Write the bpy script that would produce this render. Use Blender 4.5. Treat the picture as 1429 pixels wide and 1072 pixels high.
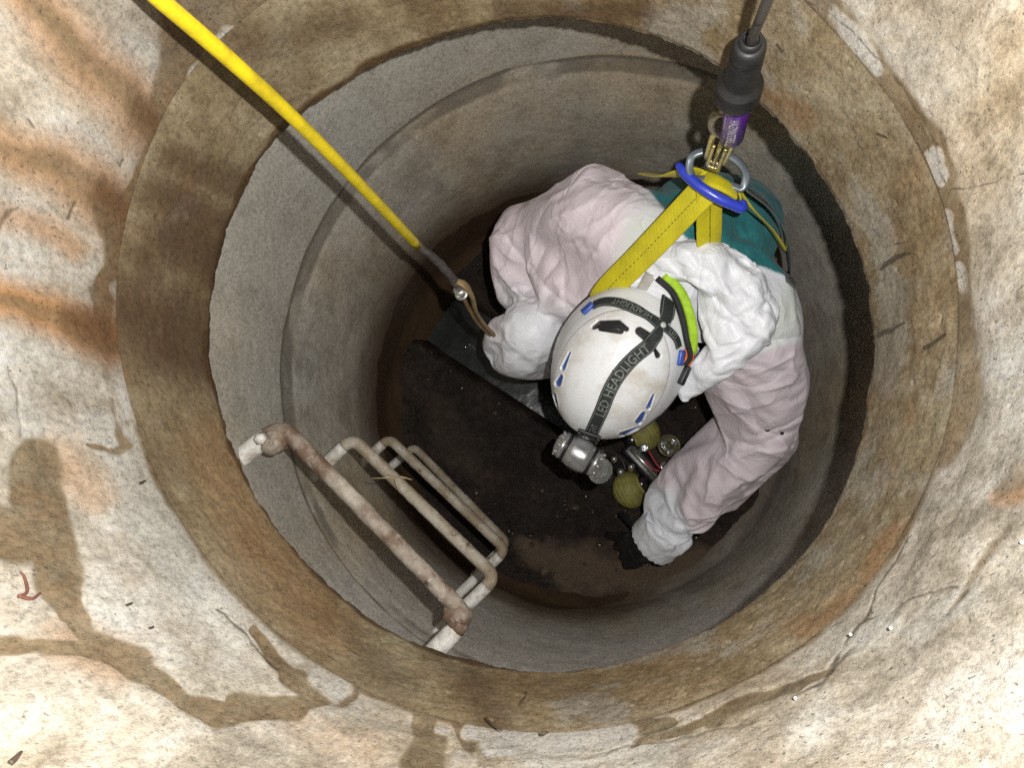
import bpy, bmesh, math, random, time
import numpy as np
from mathutils import Vector, Matrix
from mathutils.bvhtree import BVHTree
T0 = time.time()
random.seed(7)
RNG = np.random.default_rng(7)
scene = bpy.context.scene
COL = scene.collection
for o in list(bpy.data.objects):
    bpy.data.objects.remove(o)

# ------------------------------------------------------------------ camera, sky, lamps, exposure
CAM_Z = 0.28                      # the camera is held this far above the ground, looking down the shaft
FPX, NAD = 1050.0, (795.0, 650.0)  # focal length and the foot of the plumb line, in photograph pixels
_n = np.array([(NAD[0] - 714.5) / FPX, -(NAD[1] - 536) / FPX, -1.0]); _n /= np.linalg.norm(_n)
_Z = -_n
_X = np.array([1.0, 0, 0]); _X -= _Z * _X.dot(_Z); _X /= np.linalg.norm(_X)
ROT = np.array([_X, np.cross(_Z, _X), _Z])
cam_data = bpy.data.cameras.new('camera')
cam_data.sensor_width = 36.0
cam_data.lens = 36.0 * FPX / 1429.0
cam_data.clip_start = 0.02
cam_data.clip_end = 2000.0
cam = bpy.data.objects.new('camera', cam_data)
COL.objects.link(cam)
M4 = Matrix([list(r) + [0.0] for r in ROT] + [[0, 0, 0, 1]])
cam.matrix_world = Matrix.Translation((0, 0, CAM_Z)) @ M4
scene.camera = cam

world = bpy.data.worlds.new('World')
scene.world = world
world.use_nodes = True
wn = world.node_tree
sky = wn.nodes.new('ShaderNodeTexSky')
sky.sky_type = 'NISHITA'
sky.sun_disc = False
sky.sun_elevation = math.radians(9)
sky.sun_rotation = math.radians(60)
wn.links.new(sky.outputs[0], wn.nodes['Background'].inputs[0])
wn.nodes['Background'].inputs[1].default_value = 0.05

sun_data = bpy.data.lights.new('sun', 'SUN')
sun_data.energy = 0.5
sun_data.angle = math.radians(12)
sun_data.color = (1.0, 0.9, 0.78)
sun = bpy.data.objects.new('sun', sun_data)
sun.rotation_euler = (math.radians(81), 0, math.radians(180 - 60))
sun.location = (0, 0, 6)
COL.objects.link(sun)

flash_data = bpy.data.lights.new('camera_flash', 'POINT')   # the photograph was lit by the camera's own flash
flash_data.energy = 58.0
flash_data.shadow_soft_size = 0.007
flash_data.color = (1.0, 0.982, 0.948)
flash = bpy.data.objects.new('camera_flash', flash_data)
flash.location = (0.064, 0.040, CAM_Z + 0.012)
COL.objects.link(flash)

scene.cycles.use_denoising = False
scene.cycles.max_bounces = 6
scene.cycles.diffuse_bounces = 2
scene.cycles.glossy_bounces = 3
scene.cycles.transmission_bounces = 4
scene.view_settings.view_transform = 'Standard'
scene.view_settings.look = 'None'
scene.view_settings.exposure = 0.0
scene.view_settings.gamma = 1.0
scene.view_settings.use_curve_mapping = False

# ------------------------------------------------------------------ helpers
def W(px, py, d):
    """world point seen at a photograph pixel, d metres below the camera"""
    c = ROT @ np.array([(px - 714.5) / FPX, -(py - 536) / FPX, -1.0])
    c = c * (d / -c[2])
    return np.array([c[0], c[1], c[2] + CAM_Z])

def ray(px, py):
    c = ROT @ np.array([(px - 714.5) / FPX, -(py - 536) / FPX, -1.0])
    return c / np.linalg.norm(c)

def proj(v):
    v = np.asarray(v, float)
    c = (v - np.array([0, 0, CAM_Z])) @ ROT
    z = np.maximum(-c[:, 2], 1e-3)
    out = np.stack([714.5 + FPX * c[:, 0] / z, 536 - FPX * c[:, 1] / z], 1)
    out[-c[:, 2] < 0.12] = -9999
    return out

_perm = RNG.permutation(256)
_perm = np.concatenate([_perm, _perm, _perm])
_grad = RNG.normal(size=(256, 3)); _grad /= np.linalg.norm(_grad, axis=1)[:, None]
def perlin(p):
    p = np.asarray(p, float)
    i = np.floor(p).astype(int); f = p - i
    u = f * f * f * (f * (f * 6 - 15) + 10)
    i &= 255
    def g(dx, dy, dz):
        h = _perm[_perm[_perm[(i[:, 0] + dx) & 255] + ((i[:, 1] + dy) & 255)] + ((i[:, 2] + dz) & 255)]
        return ((f - np.array([dx, dy, dz])) * _grad[h]).sum(1)
    def l(a, b, t): return a + (b - a) * t
    x = [[l(g(0, a, b), g(1, a, b), u[:, 0]) for a in (0, 1)] for b in (0, 1)]
    return l(l(x[0][0], x[0][1], u[:, 1]), l(x[1][0], x[1][1], u[:, 1]), u[:, 2])
def fbm(p, scale=1.0, octv=4, seed=0.0, gain=0.5):
    p = np.asarray(p, float) * scale + seed * 17.31
    r, a, s = 0, 1.0, 0
    for k in range(octv):
        r = r + a * perlin(p * 2.03 ** k + k * 5.7); s += a; a *= gain
    return r / s * 1.6
def sst(a, b, x):
    t = np.clip((x - a) / (b - a), 0, 1)
    return t * t * (3 - 2 * t)

def make_mesh(name, verts, faces, mats=None, smooth=True, fmat=None):
    me = bpy.data.meshes.new(name)
    verts = np.asarray(verts, float)
    if isinstance(faces, np.ndarray):
        nf, k = faces.shape
        me.vertices.add(len(verts)); me.vertices.foreach_set('co', verts.ravel())
        me.loops.add(nf * k); me.loops.foreach_set('vertex_index', faces.ravel().astype(np.int32))
        me.polygons.add(nf); me.polygons.foreach_set('loop_start', np.arange(0, nf * k, k, dtype=np.int32))
        me.update(calc_edges=True)
    else:
        me.from_pydata([tuple(v) for v in verts], [], faces)
    me.validate()
    if smooth:
        me.polygons.foreach_set('use_smooth', [True] * len(me.polygons))
    for m in (mats if isinstance(mats, (list, tuple)) else [mats]):
        if m: me.materials.append(m)
    if fmat is not None:
        me.polygons.foreach_set('material_index', np.asarray(fmat, np.int32))
    me.update()
    return me

def link(name, me, parent=None):
    o = bpy.data.objects.new(name, me)
    COL.objects.link(o)
    if parent is not None:
        o.parent = parent
        o.matrix_parent_inverse = Matrix.Identity(4)
        o.location = Vector((0, 0, 0)) - wloc(parent)
    return o

def wloc(o):
    return o.location + (wloc(o.parent) if o.parent else Vector((0, 0, 0)))

def add(name, verts, faces, mat, parent=None, smooth=True, fmat=None):
    return link(name, make_mesh(name, verts, faces, mat, smooth, fmat), parent)

def tag(o, label=None, cat=None, group=None, kind=None):
    if label: o['label'] = label
    if cat: o['category'] = cat
    if group: o['group'] = group
    if kind: o['kind'] = kind
    return o

def empty(name, loc, label, cat, group=None):
    o = bpy.data.objects.new(name, None)
    o.empty_display_size = 0.05
    o.location = Vector(loc)
    COL.objects.link(o)
    return tag(o, label, cat, group)

def attr_color(me, name, rgba):
    a = me.attributes.new(name, 'FLOAT_COLOR', 'POINT')
    a.data.foreach_set('color', np.asarray(rgba, np.float32).ravel())

def rgba(*ch):
    ch = [np.asarray(c, float) for c in ch]
    n = len(ch[0])
    while len(ch) < 3: ch.append(np.zeros(n))
    return np.stack(ch + [np.ones(n)], 1)

def grid_faces(nu, nv, wrap_u=False):
    """vertices are ordered [v][u]"""
    U = np.arange(nu if wrap_u else nu - 1); V = np.arange(nv - 1)
    u, v = np.meshgrid(U, V)
    u = u.ravel(); v = v.ravel(); u2 = (u + 1) % nu
    return np.stack([v * nu + u, v * nu + u2, (v + 1) * nu + u2, (v + 1) * nu + u], 1)

def smooth_path(pts, n):
    """Catmull-Rom through the points"""
    p = np.asarray(pts, float)
    p = np.vstack([2 * p[0] - p[1], p, 2 * p[-1] - p[-2]])
    seg = len(p) - 3
    t = np.linspace(0, seg, n)
    i = np.minimum(t.astype(int), seg - 1); f = (t - i)[:, None]
    a, b, c, d = p[i], p[i + 1], p[i + 2], p[i + 3]
    return 0.5 * (2 * b + (c - a) * f + (2 * a - 5 * b + 4 * c - d) * f ** 2 + (3 * b - a - 3 * c + d) * f ** 3)

def frames(path):
    p = np.asarray(path, float)
    t = np.gradient(p, axis=0); t /= np.linalg.norm(t, axis=1)[:, None] + 1e-12
    ref = np.array([0, 0, 1.0]) if abs(t[0][2]) < 0.9 else np.array([1.0, 0, 0])
    n = ref - t[0] * ref.dot(t[0]); n /= np.linalg.norm(n)
    N = [n]
    for k in range(1, len(p)):
        n = N[-1] - t[k] * N[-1].dot(t[k]); n /= np.linalg.norm(n) + 1e-12
        N.append(n)
    N = np.array(N)
    return t, N, np.cross(t, N)

def tube(path, r, n=12, caps=True, prof=None):
    p = np.asarray(path, float); m = len(p)
    r = np.broadcast_to(np.asarray(r, float), (m,)) if np.ndim(r) < 2 else r
    t, N, B = frames(p)
    a = np.linspace(0, 2 * np.pi, n, endpoint=False)
    ca, sa = np.cos(a), np.sin(a)
    v = p[:, None, :] + r[:, None, None] * (ca[None, :, None] * N[:, None, :] + sa[None, :, None] * B[:, None, :])
    v = v.reshape(-1, 3)
    f = [tuple(q) for q in grid_faces(n, m, True)]
    if caps:
        v = np.vstack([v, p[0], p[-1]])
        c0, c1 = m * n, m * n + 1
        for k in range(n):
            k2 = (k + 1) % n
            f.append((c0, k2, k)); f.append((c1, (m - 1) * n + k, (m - 1) * n + k2))
    return v, f

def lathe(prof, axis_o, axis_d, n=24, caps=True):
    """prof: list of (height along the axis, radius)"""
    d = np.asarray(axis_d, float); d /= np.linalg.norm(d)
    ref = np.array([0, 0, 1.0]) if abs(d[2]) < 0.9 else np.array([1.0, 0, 0])
    u = ref - d * ref.dot(d); u /= np.linalg.norm(u); w = np.cross(d, u)
    a = np.linspace(0, 2 * np.pi, n, endpoint=False)
    v = []
    for h, r in prof:
        v.append(np.asarray(axis_o) + d * h + r * (np.cos(a)[:, None] * u + np.sin(a)[:, None] * w))
    v = np.vstack(v)
    m = len(prof)
    f = [tuple(int(i) for i in q) for q in grid_faces(n, m, True)]
    if caps:
        f.append(tuple(range(n - 1, -1, -1))); f.append(tuple(range((m - 1) * n, m * n)))
    return v, f

def merge(*parts):
    V, F, o = [], [], 0
    for v, f in parts:
        V.append(np.asarray(v, float)); F += [tuple(int(i) + o for i in q) for q in f]; o += len(v)
    return np.vstack(V), F

def box(c, s, R=None, bevel=0.0):
    bm = bmesh.new()
    bmesh.ops.create_cube(bm, size=1.0)
    for v in bm.verts: v.co = Vector((v.co.x * s[0], v.co.y * s[1], v.co.z * s[2]))
    if bevel:
        bmesh.ops.bevel(bm, geom=bm.edges[:], offset=bevel, segments=2, affect='EDGES', profile=0.6)
    v = np.array([q.co[:] for q in bm.verts]); bm.verts.index_update()
    f = [tuple(q.index for q in p.verts) for p in bm.faces]
    bm.free()
    if R is not None: v = v @ np.asarray(R).T
    return v + np.asarray(c), f

def basis(z, x=None):
    z = np.asarray(z, float); z = z / np.linalg.norm(z)
    x = np.asarray(x if x is not None else ((1, 0, 0) if abs(z[0]) < 0.8 else (0, 1, 0)), float)
    x = x - z * x.dot(z); x /= np.linalg.norm(x)
    return np.stack([x, np.cross(z, x), z], 1)

def strokes(px, items):
    """largest of the soft strokes (pts, half width or widths, softness) at each pixel position"""
    out = np.zeros(len(px))
    for it in items:
        pts, w = np.array(it[0], float), it[1]
        soft = it[2] if len(it) > 2 else 0.5
        amp = it[3] if len(it) > 3 else 1.0
        ws = np.broadcast_to(np.asarray(w, float), (len(pts),))
        if len(pts) == 1: pts = np.vstack([pts, pts + 0.01]); ws = np.repeat(ws, 2)
        for k in range(len(pts) - 1):
            a, b = pts[k], pts[k + 1]
            ab = b - a
            t = np.clip(((px - a) @ ab) / (ab @ ab + 1e-9), 0, 1)
            dist = np.linalg.norm(px - a - t[:, None] * ab, axis=1)
            ww = ws[k] + (ws[k + 1] - ws[k]) * t
            out = np.maximum(out, amp * (1 - sst(1 - soft, 1 + soft, dist / ww)))
    return out

# ------------------------------------------------------------------ materials
class Nodes:
    def __init__(self, name):
        self.m = bpy.data.materials.new(name); self.m.use_nodes = True
        self.t = self.m.node_tree
        self.p = self.t.nodes['Principled BSDF']
        self.co = None
    def new(self, kind, **kw):
        n = self.t.nodes.new('ShaderNode' + kind)
        for k, v in kw.items(): setattr(n, k, v)
        return n
    def set(self, sock, v):
        if isinstance(v, bpy.types.NodeSocket): self.t.links.new(v, sock)
        elif isinstance(v, (tuple, list)) and len(v) == 3 and sock.type == 'RGBA': sock.default_value = (*v, 1)
        else: sock.default_value = v
    def coord(self):
        if self.co is None: self.co = self.new('TexCoord').outputs['Object']
        return self.co
    def noise(self, scale, detail=4, rough=0.55, dist=0.0, vec=None):
        n = self.new('TexNoise')
        self.t.links.new(vec or self.coord(), n.inputs['Vector'])
        n.inputs['Scale'].default_value = scale; n.inputs['Detail'].default_value = detail
        n.inputs['Roughness'].default_value = rough; n.inputs['Distortion'].default_value = dist
        return n.outputs[0]
    def voro(self, scale, feature='F1', vec=None):
        n = self.new('TexVoronoi', feature=feature)
        self.t.links.new(vec or self.coord(), n.inputs['Vector'])
        n.inputs['Scale'].default_value = scale
        return n.outputs[0]
    def ramp(self, fac, stops, interp='LINEAR'):
        n = self.new('ValToRGB'); n.color_ramp.interpolation = interp
        el = n.color_ramp.elements
        while len(el) < len(stops): el.new(0.5)
        for e, (pos, c) in zip(el, stops):
            e.position = pos; e.color = (*c, 1) if isinstance(c, (tuple, list)) else (c, c, c, 1)
        self.set(n.inputs[0], fac)
        return n.outputs[0]
    def mix(self, fac, a, b, mode='MIX'):
        n = self.new('Mix', data_type='RGBA', blend_type=mode)
        self.set(n.inputs[0], fac); self.set(n.inputs[6], a); self.set(n.inputs[7], b)
        return n.outputs[2]
    def math(self, op, a, b=0.0, c=0.0, clamp=False):
        n = self.new('Math', operation=op, use_clamp=clamp)
        self.set(n.inputs[0], a); self.set(n.inputs[1], b); self.set(n.inputs[2], c)
        return n.outputs[0]
    def attr(self, name):
        n = self.new('Attribute'); n.attribute_name = name
        s = self.new('SeparateColor'); self.t.links.new(n.outputs['Color'], s.inputs[0])
        return s.outputs[0], s.outputs[1], s.outputs[2], n.outputs['Color']
    def bump(self, h, strength=0.3, dist=0.01, prev=None):
        n = self.new('Bump'); n.inputs['Strength'].default_value = strength
        n.inputs['Distance'].default_value = dist
        self.set(n.inputs['Height'], h)
        if prev is not None: self.t.links.new(prev, n.inputs['Normal'])
        return n.outputs[0]
    def out(self, color=None, rough=None, metal=None, normal=None, **kw):
        p = self.p
        if color is not None: self.set(p.inputs['Base Color'], color)
        if rough is not None: self.set(p.inputs['Roughness'], rough)
        if metal is not None: self.set(p.inputs['Metallic'], metal)
        if normal is not None: self.t.links.new(normal, p.inputs['Normal'])
        for k, v in kw.items(): self.set(p.inputs[k.replace('_', ' ')], v)
        return self.m

def simple(name, color, rough=0.5, metal=0.0, var=0.25, scale=60.0, bump=0.1, bscale=200.0, dirt=None, **kw):
    """a plain stuff colour with mottling, wear and fine relief"""
    N = Nodes(name)
    lo = tuple(c * (1 - var) for c in color); hi = tuple(min(1, c * (1 + var)) for c in color)
    c = N.ramp(N.noise(scale, 5), [(0.3, lo), (0.7, hi)])
    if dirt:
        c = N.mix(N.ramp(N.noise(scale * 0.6, 6, 0.65), [(0.52, 0.0), (0.72, 1.0)]), c, dirt)
    r = N.math('MULTIPLY_ADD', N.noise(scale * 1.7, 4), 0.25, rough - 0.12)
    return N.out(c, r, metal, N.bump(N.noise(bscale, 4), bump, 0.002), **kw)

def concrete(name, cols, damp, rust, dark, pale, bump=0.5, specks=0.5, scale=1.0, brk=(0.55, 0.5, 0.45), wet=0.0):
    """cols: three colours of the mottling; masks in attributes 'stain' (damp, rust, dark) and 'stain_b' (pale, grey)"""
    N = Nodes(name)
    mp = N.new('Mapping'); mp.inputs['Scale'].default_value = (1, 1, 0.55)
    N.t.links.new(N.coord(), mp.inputs['Vector']); N.co = mp.outputs[0]
    d, r, k, _ = N.attr('stain'); pl, gy, br, _ = N.attr('stain_b')
    n1 = N.noise(9 * scale, 5, 0.62, 0.4); n2 = N.noise(30 * scale, 6, 0.74); n3 = N.noise(210 * scale, 4, 0.8)
    edge = N.math('ADD', N.math('MULTIPLY_ADD', n2, 0.55, -0.275), N.math('MULTIPLY_ADD', n3, 0.3, -0.15))
    def sharp(m, lo=0.26, hi=0.72):
        return N.ramp(N.math('ADD', m, N.math('MULTIPLY', edge, N.math('MULTIPLY', N.math('MULTIPLY', m, 4.0, clamp=True), 1.1))), [(lo, 0.0), (hi, 1.0)], 'EASE')
    base = N.ramp(N.math('MULTIPLY_ADD', n2, 0.45, N.math('MULTIPLY', n1, 0.55)), [(0.39, cols[0]), (0.5, cols[1]), (0.61, cols[2])])
    grain = N.ramp(n3, [(0.34, 0.58), (0.5, 1.0), (0.66, 1.28)])
    drift = N.noise(3.1 * scale, 3, 0.5)
    base = N.mix(1.0, base, N.ramp(drift, [(0.3, (1.10, 0.98, 0.82)), (0.5, (1.0, 1.0, 1.0)), (0.72, (0.93, 0.98, 1.06))]), 'MULTIPLY')
    c = N.mix(sharp(gy, 0.3, 0.7), base, N.mix(0.5, base, (0.30, 0.295, 0.27)))
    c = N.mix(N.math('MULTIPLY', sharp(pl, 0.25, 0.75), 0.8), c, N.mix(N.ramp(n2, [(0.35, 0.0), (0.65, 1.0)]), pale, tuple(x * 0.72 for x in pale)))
    c = N.mix(N.ramp(N.math('ADD', r, N.math('MULTIPLY', edge, 0.5)), [(0.1, 0.0), (0.9, 1.0)]), c, rust)
    dcol = N.mix(N.ramp(n1, [(0.38, 0.0), (0.62, 1.0)]), tuple(x * 0.72 for x in damp), tuple(x * 1.5 for x in damp))
    dcol = N.mix(N.ramp(n2, [(0.4, 0.0), (0.7, 0.5)]), dcol, tuple(x * y for x, y in zip(rust, (0.5, 0.55, 0.6))))
    c = N.mix(N.math('MULTIPLY', sharp(d), N.ramp(N.noise(15 * scale, 4, 0.6), [(0.34, 0.78), (0.56, 0.97)])), c, dcol)
    c = N.mix(N.math('MULTIPLY', N.ramp(N.math('ADD', br, N.math('MULTIPLY', edge, 0.4)), [(0.0, 0.0), (1.0, 1.0)]), 0.9), c, tuple(x * y for x, y in zip(rust, brk)))
    c = N.mix(N.math('MULTIPLY', sharp(k, 0.25, 0.8), 0.85), c, dark)
    c = N.mix(0.85, c, grain, 'MULTIPLY')
    sp = N.ramp(N.voro(62 * scale, 'F1', N.coord()), [(0.0, 1.0), (0.04, 0.9), (0.09, 0.0)])
    spn = N.ramp(N.noise(19 * scale, 4), [(0.52, 0.0), (0.66, 1.0)])
    c = N.mix(N.math('MULTIPLY', N.math('MULTIPLY', sp, spn), specks), c, tuple(x * 0.35 for x in dark))
    wn_ = N.new('TexNoise'); wn_.inputs['Scale'].default_value = 110 * scale; wn_.inputs['Detail'].default_value = 2
    N.t.links.new(N.coord(), wn_.inputs['Vector'])
    wv_ = N.new('VectorMath', operation='MULTIPLY_ADD'); N.t.links.new(wn_.outputs['Color'], wv_.inputs[0]); wv_.inputs[1].default_value = (0.012, 0.012, 0.012); N.t.links.new(N.coord(), wv_.inputs[2])
    pit = N.ramp(N.voro(170 * scale, 'F1', wv_.outputs[0]), [(0.0, 1.0), (0.10, 0.7), (0.24, 0.0)])
    c = N.mix(N.math('MULTIPLY', N.math('MULTIPLY', pit, N.ramp(N.noise(31 * scale, 3), [(0.44, 0.0), (0.60, 1.0)])), specks * 1.1, clamp=True), c, tuple(x * 0.6 for x in dark))
    ro = N.math('SUBTRACT', 0.86 - wet, N.math('MULTIPLY', N.math('MAXIMUM', sharp(d), sharp(k)), 0.28))
    h = N.math("ADD", N.math("MULTIPLY", n2, 1.0), N.math('ADD', N.math('MULTIPLY', n3, 0.45), N.math('MULTIPLY', pit, -0.25)))
    return N.out(c, ro, 0.0, N.bump(h, bump, 0.006), Specular_IOR_Level=0.35)

SUIT_VOX = 0.0135
# ------------------------------------------------------------------ the shaft, the chamber, the floor
CEN_S, R_S = np.array([-0.041, 0.160]), 0.380      # access shaft
CEN_C, R_C = np.array([0.043, 0.170]), 0.530       # wider chamber below, not concentric
D_JOINT, D_LIP, D_FLOOR, D_BAND = 0.674, 0.860, 2.10, 1.235
lip_px = [(295,482),(303,390),(330,300),(370,215),(420,165),(480,120),(550,82),(620,55),(700,36),(790,28),(880,45),(945,68),(1010,100),(1060,150),(1120,220),(1165,285),(1195,350),(1209,410),(1213,482),(1208,560),(1190,640),(1155,715),(1100,790),(1030,850),(950,890),(880,918),(800,935),(720,932),(640,915),(560,885),(480,830),(415,765),(360,690),(318,590)]
_lp = np.array([W(x, y, D_LIP)[:2] for x, y in lip_px]) - CEN_S
_la = np.arctan2(_lp[:, 1], _lp[:, 0]); _lr = np.hypot(*_lp.T); _o = np.argsort(_la); _la, _lr = _la[_o], _lr[_o]
def lip_r(a):
    a = (np.asarray(a) + np.pi) % (2 * np.pi) - np.pi
    k = [np.interp(a + s, np.r_[_la - 2 * np.pi, _la, _la + 2 * np.pi], np.tile(_lr, 3)) for s in (-0.12, -0.06, 0, 0.06, 0.12)]
    return np.mean(k, 0)

def cyl(nu, ds, rad, cen):
    """open wall of rings at the depths ds; rad(angle, depth) gives the radius"""
    a = np.linspace(0, 2 * np.pi, nu, endpoint=False)
    A, D = np.meshgrid(a, ds)
    A, D = A.ravel(), D.ravel()
    r0 = rad(A, D)
    p = np.stack([cen[0] + r0 * np.cos(A), cen[1] + r0 * np.sin(A), CAM_Z - D], 1)
    return A, D, p

def push(p, A, h):
    """move wall points outward by h"""
    q = p.copy(); q[:, 0] += np.cos(A) * h; q[:, 1] += np.sin(A) * h
    return q

def warp(px, p, amp, sc):
    return px + amp * np.stack([fbm(p, sc, 4, 3), fbm(p, sc, 4, 4)], 1)

M_CREAM = concrete('cream_concrete', [(0.20, 0.172, 0.128), (0.335, 0.30, 0.245), (0.43, 0.415, 0.375)],
                   (0.132, 0.101, 0.060), (0.30, 0.152, 0.058), (0.065, 0.052, 0.036), (0.47, 0.455, 0.43), 0.45, 0.6, 1.0, (0.32, 0.30, 0.30))
M_RING = concrete('ochre_concrete', [(0.135, 0.098, 0.050), (0.205, 0.160, 0.094), (0.28, 0.235, 0.155)],
                  (0.075, 0.045, 0.017), (0.185, 0.088, 0.028), (0.045, 0.034, 0.022), (0.42, 0.36, 0.27), 0.5, 0.5, 1.0, (0.30, 0.33, 0.40))
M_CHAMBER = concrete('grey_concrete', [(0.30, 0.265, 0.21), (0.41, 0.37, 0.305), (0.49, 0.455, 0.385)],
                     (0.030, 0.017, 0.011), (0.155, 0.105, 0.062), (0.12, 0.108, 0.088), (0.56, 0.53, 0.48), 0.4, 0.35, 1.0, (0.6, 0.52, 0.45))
M_FLOOR = concrete('wet_mud', [(0.009, 0.006, 0.005), (0.019, 0.0125, 0.009), (0.042, 0.028, 0.020)],
                   (0.010, 0.006, 0.005), (0.12, 0.083, 0.053), (0.012, 0.014, 0.013), (0.27, 0.21, 0.145), 1.0, 0.2, 1.4, (0.55, 0.5, 0.45), 0.46)

# --- cream upper wall
ds = np.r_[np.linspace(CAM_Z, 0.44, 10)[:-1], np.linspace(0.44, D_JOINT + 0.004, 105)]
A, D, p = cyl(1700, ds, lambda a, d: (lip_r(a) * 0.5 + R_S * 0.5 + 0.004) * (1 - sst(0.58, 0.672, d)) + (lip_r(a) + 0.0045) * sst(0.58, 0.672, d), CEN_S)
px = proj(p)
wpx = warp(px, p, 24, 11)
damp = strokes(wpx, [
    ([(300, 0), (245, 110), (220, 190)], [70, 34, 24], 0.5),
    ([(10, -30), (110, 75), (200, 165), (250, 240)], [18, 26, 36, 54], 0.9, 0.66),
    ([(-10, 190), (80, 235), (170, 290), (230, 330)], [16, 26, 38, 60], 0.9, 0.66),
    ([(-10, 410), (70, 440), (170, 480), (240, 500)], [10, 16, 28, 60], 0.7, 0.72),
    ([(240, 195), (195, 250), (168, 300), (152, 400), (148, 450)], [10, 16, 18, 16, 10], 0.4),
    ([(160, 300), (165, 420)], [26, 20], 0.5),
    ([(152, 555), (160, 605), (172, 622), (145, 632), (112, 622)], [3, 8, 10, 6, 2], 0.7, 0.8),
    
    ([(48, 650), (62, 720), (78, 800), (100, 850)], [38, 42, 34, 16], 0.35),
    ([(-20, 735), (40, 750)], [40, 44], 0.4),
    ([(95, 835), (125, 885), (180, 935), (250, 985), (310, 995), (390, 985), (430, 975)], [15, 12, 17, 12, 15, 17, 12], 0.4),
    ([(420, 985), (480, 960)], [16, 10], 0.4), ([(330, 985), (420, 990)], [22, 16], 0.4),
    ([(-10, 900), (80, 905), (140, 905), (190, 930)], [18, 10, 15, 18], 0.5),
    ([(350, 880), (400, 940), (440, 962), (480, 968)], [6, 10, 14, 14], 0.5),
    ([(590, 1000), (600, 1040), (585, 1090)], [16, 26, 30], 0.4),
    ([(640, 1010), (660, 1045), (720, 1050)], [10, 12, 6], 0.4),
    ([(890, 1018), (930, 1012)], [20, 12], 0.4),
    ([(600, 990), (760, 1012), (880, 1010)], [10, 6, 6], 0.5),
    ([(985, 1010), (1060, 980), (1110, 965), (1160, 935)], [8, 12, 8, 4], 0.5, 0.9),
    ([(880, 1045), (960, 1020), (1040, 985)], [4, 5, 5], 0.6, 0.8),
    ([(1328, 855), (1360, 810), (1410, 740)], [2, 7, 10], 0.8, 0.6),
    ([(1400, 690), (1440, 650)], [16, 26], 0.6, 0.6),
    ([(1130, -20), (1190, 45), (1245, 120), (1290, 195), (1322, 290), (1336, 380), (1345, 470), (1340, 560), (1310, 640)], [26, 22, 20, 20, 20, 18, 26, 34, 26], 0.5, 0.8),
    ([(1300, 640), (1270, 720), (1225, 790)], [16, 10, 6], 0.5, 0.6),
])
damp = np.maximum(damp, 0.9 * sst(0.65, 0.68, D + 0.010 * fbm(p, 16, 3, 9)))
wp2 = warp(px, p, 15, 42)
pale = strokes(0.5 * wpx + 0.5 * wp2, [
    ([(322, 45), (300, 70), (285, 90)], [11, 13, 8], 0.4), ([(278, 100), (262, 150), (255, 175)], [16, 15, 8], 0.4),
    ([(212, 225), (206, 258)], [6, 7], 0.4), ([(162, 400), (168, 470)], [8, 7], 0.4), ([(168, 510), (172, 580)], [12, 8], 0.4),
    ([(1165, 20), (1200, 60), (1225, 95)], [8, 14, 7], 0.4), ([(1300, 215), (1310, 250)], [7, 8], 0.4), ([(1318, 300), (1328, 350)], [6, 8], 0.4),
    ([(1338, 375), (1341, 400)], [7, 7], 0.4), ([(1345, 600), (1320, 660)], [10, 8], 0.5),
    ([(690, 1042), (780, 1032), (870, 1025)], [20, 24, 16], 0.3), ([(655, 1024), (680, 1028)], [10, 11], 0.3), ([(612, 1014), (622, 1018)], [7, 7], 0.3),
    ([(440, 945), (470, 962)], [12, 14], 0.4), ([(1140, 950), (1200, 880)], [16, 14], 0.6, 0.6),
]) * 0.6 + 0.55 * sst(0.18, 0.6, fbm(p, 9, 4, 21)) * (1 - damp)
damp = damp * (1 - 0.9 * strokes(0.5 * wpx + 0.5 * wp2, [([(322, 45), (285, 90)], 14), ([(278, 100), (255, 175)], [17, 12]), ([(212, 225), (206, 258)], 8), ([(162, 400), (168, 470)], 9), ([(168, 510), (172, 580)], 12),
    ([(1165, 20), (1200, 60), (1225, 95)], [9, 15, 8]), ([(1300, 215), (1310, 250)], 8), ([(1318, 300), (1328, 350)], 8), ([(1338, 375), (1341, 400)], 8),
    ([(690, 1042), (780, 1032), (870, 1025)], [22, 26, 18]), ([(655, 1024), (680, 1028)], 11), ([(612, 1014), (622, 1018)], 8), ([(440, 945), (470, 962)], [13, 16])]))
rust = strokes(wpx, [
    ([(10, -30), (110, 75), (200, 165)], [30, 42, 50], 0.9, 0.72), ([(-10, 190), (80, 235), (170, 290)], [32, 42, 48], 0.9, 0.7),
    ([(-10, 410), (50, 430), (120, 460), (190, 480)], [24, 28, 30, 36], 0.9, 0.9), ([(-10, 290), (40, 310), (110, 345)], [18, 22, 18], 0.9, 0.55),
    ([(85, 60), (105, 28)], [5, 3], 0.9, 0.4), ([(75, 418), (100, 400)], [4, 3], 0.9, 0.4),
    ([(80, 640), (140, 700)], [30, 24], 0.9, 0.4), ([(100, 900), (160, 930)], [40, 30], 0.9, 0.45),
    ([(1429, 690), (1390, 700)], [16, 12], 0.8, 0.5), ([(540, 950), (640, 1000)], [26, 20], 0.9, 0.5), ([(420, 1010), (520, 1040)], [30, 30], 0.9, 0.3),
]) + 0.34 * sst(0.1, 0.7, fbm(p, 6, 4, 31))
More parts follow.
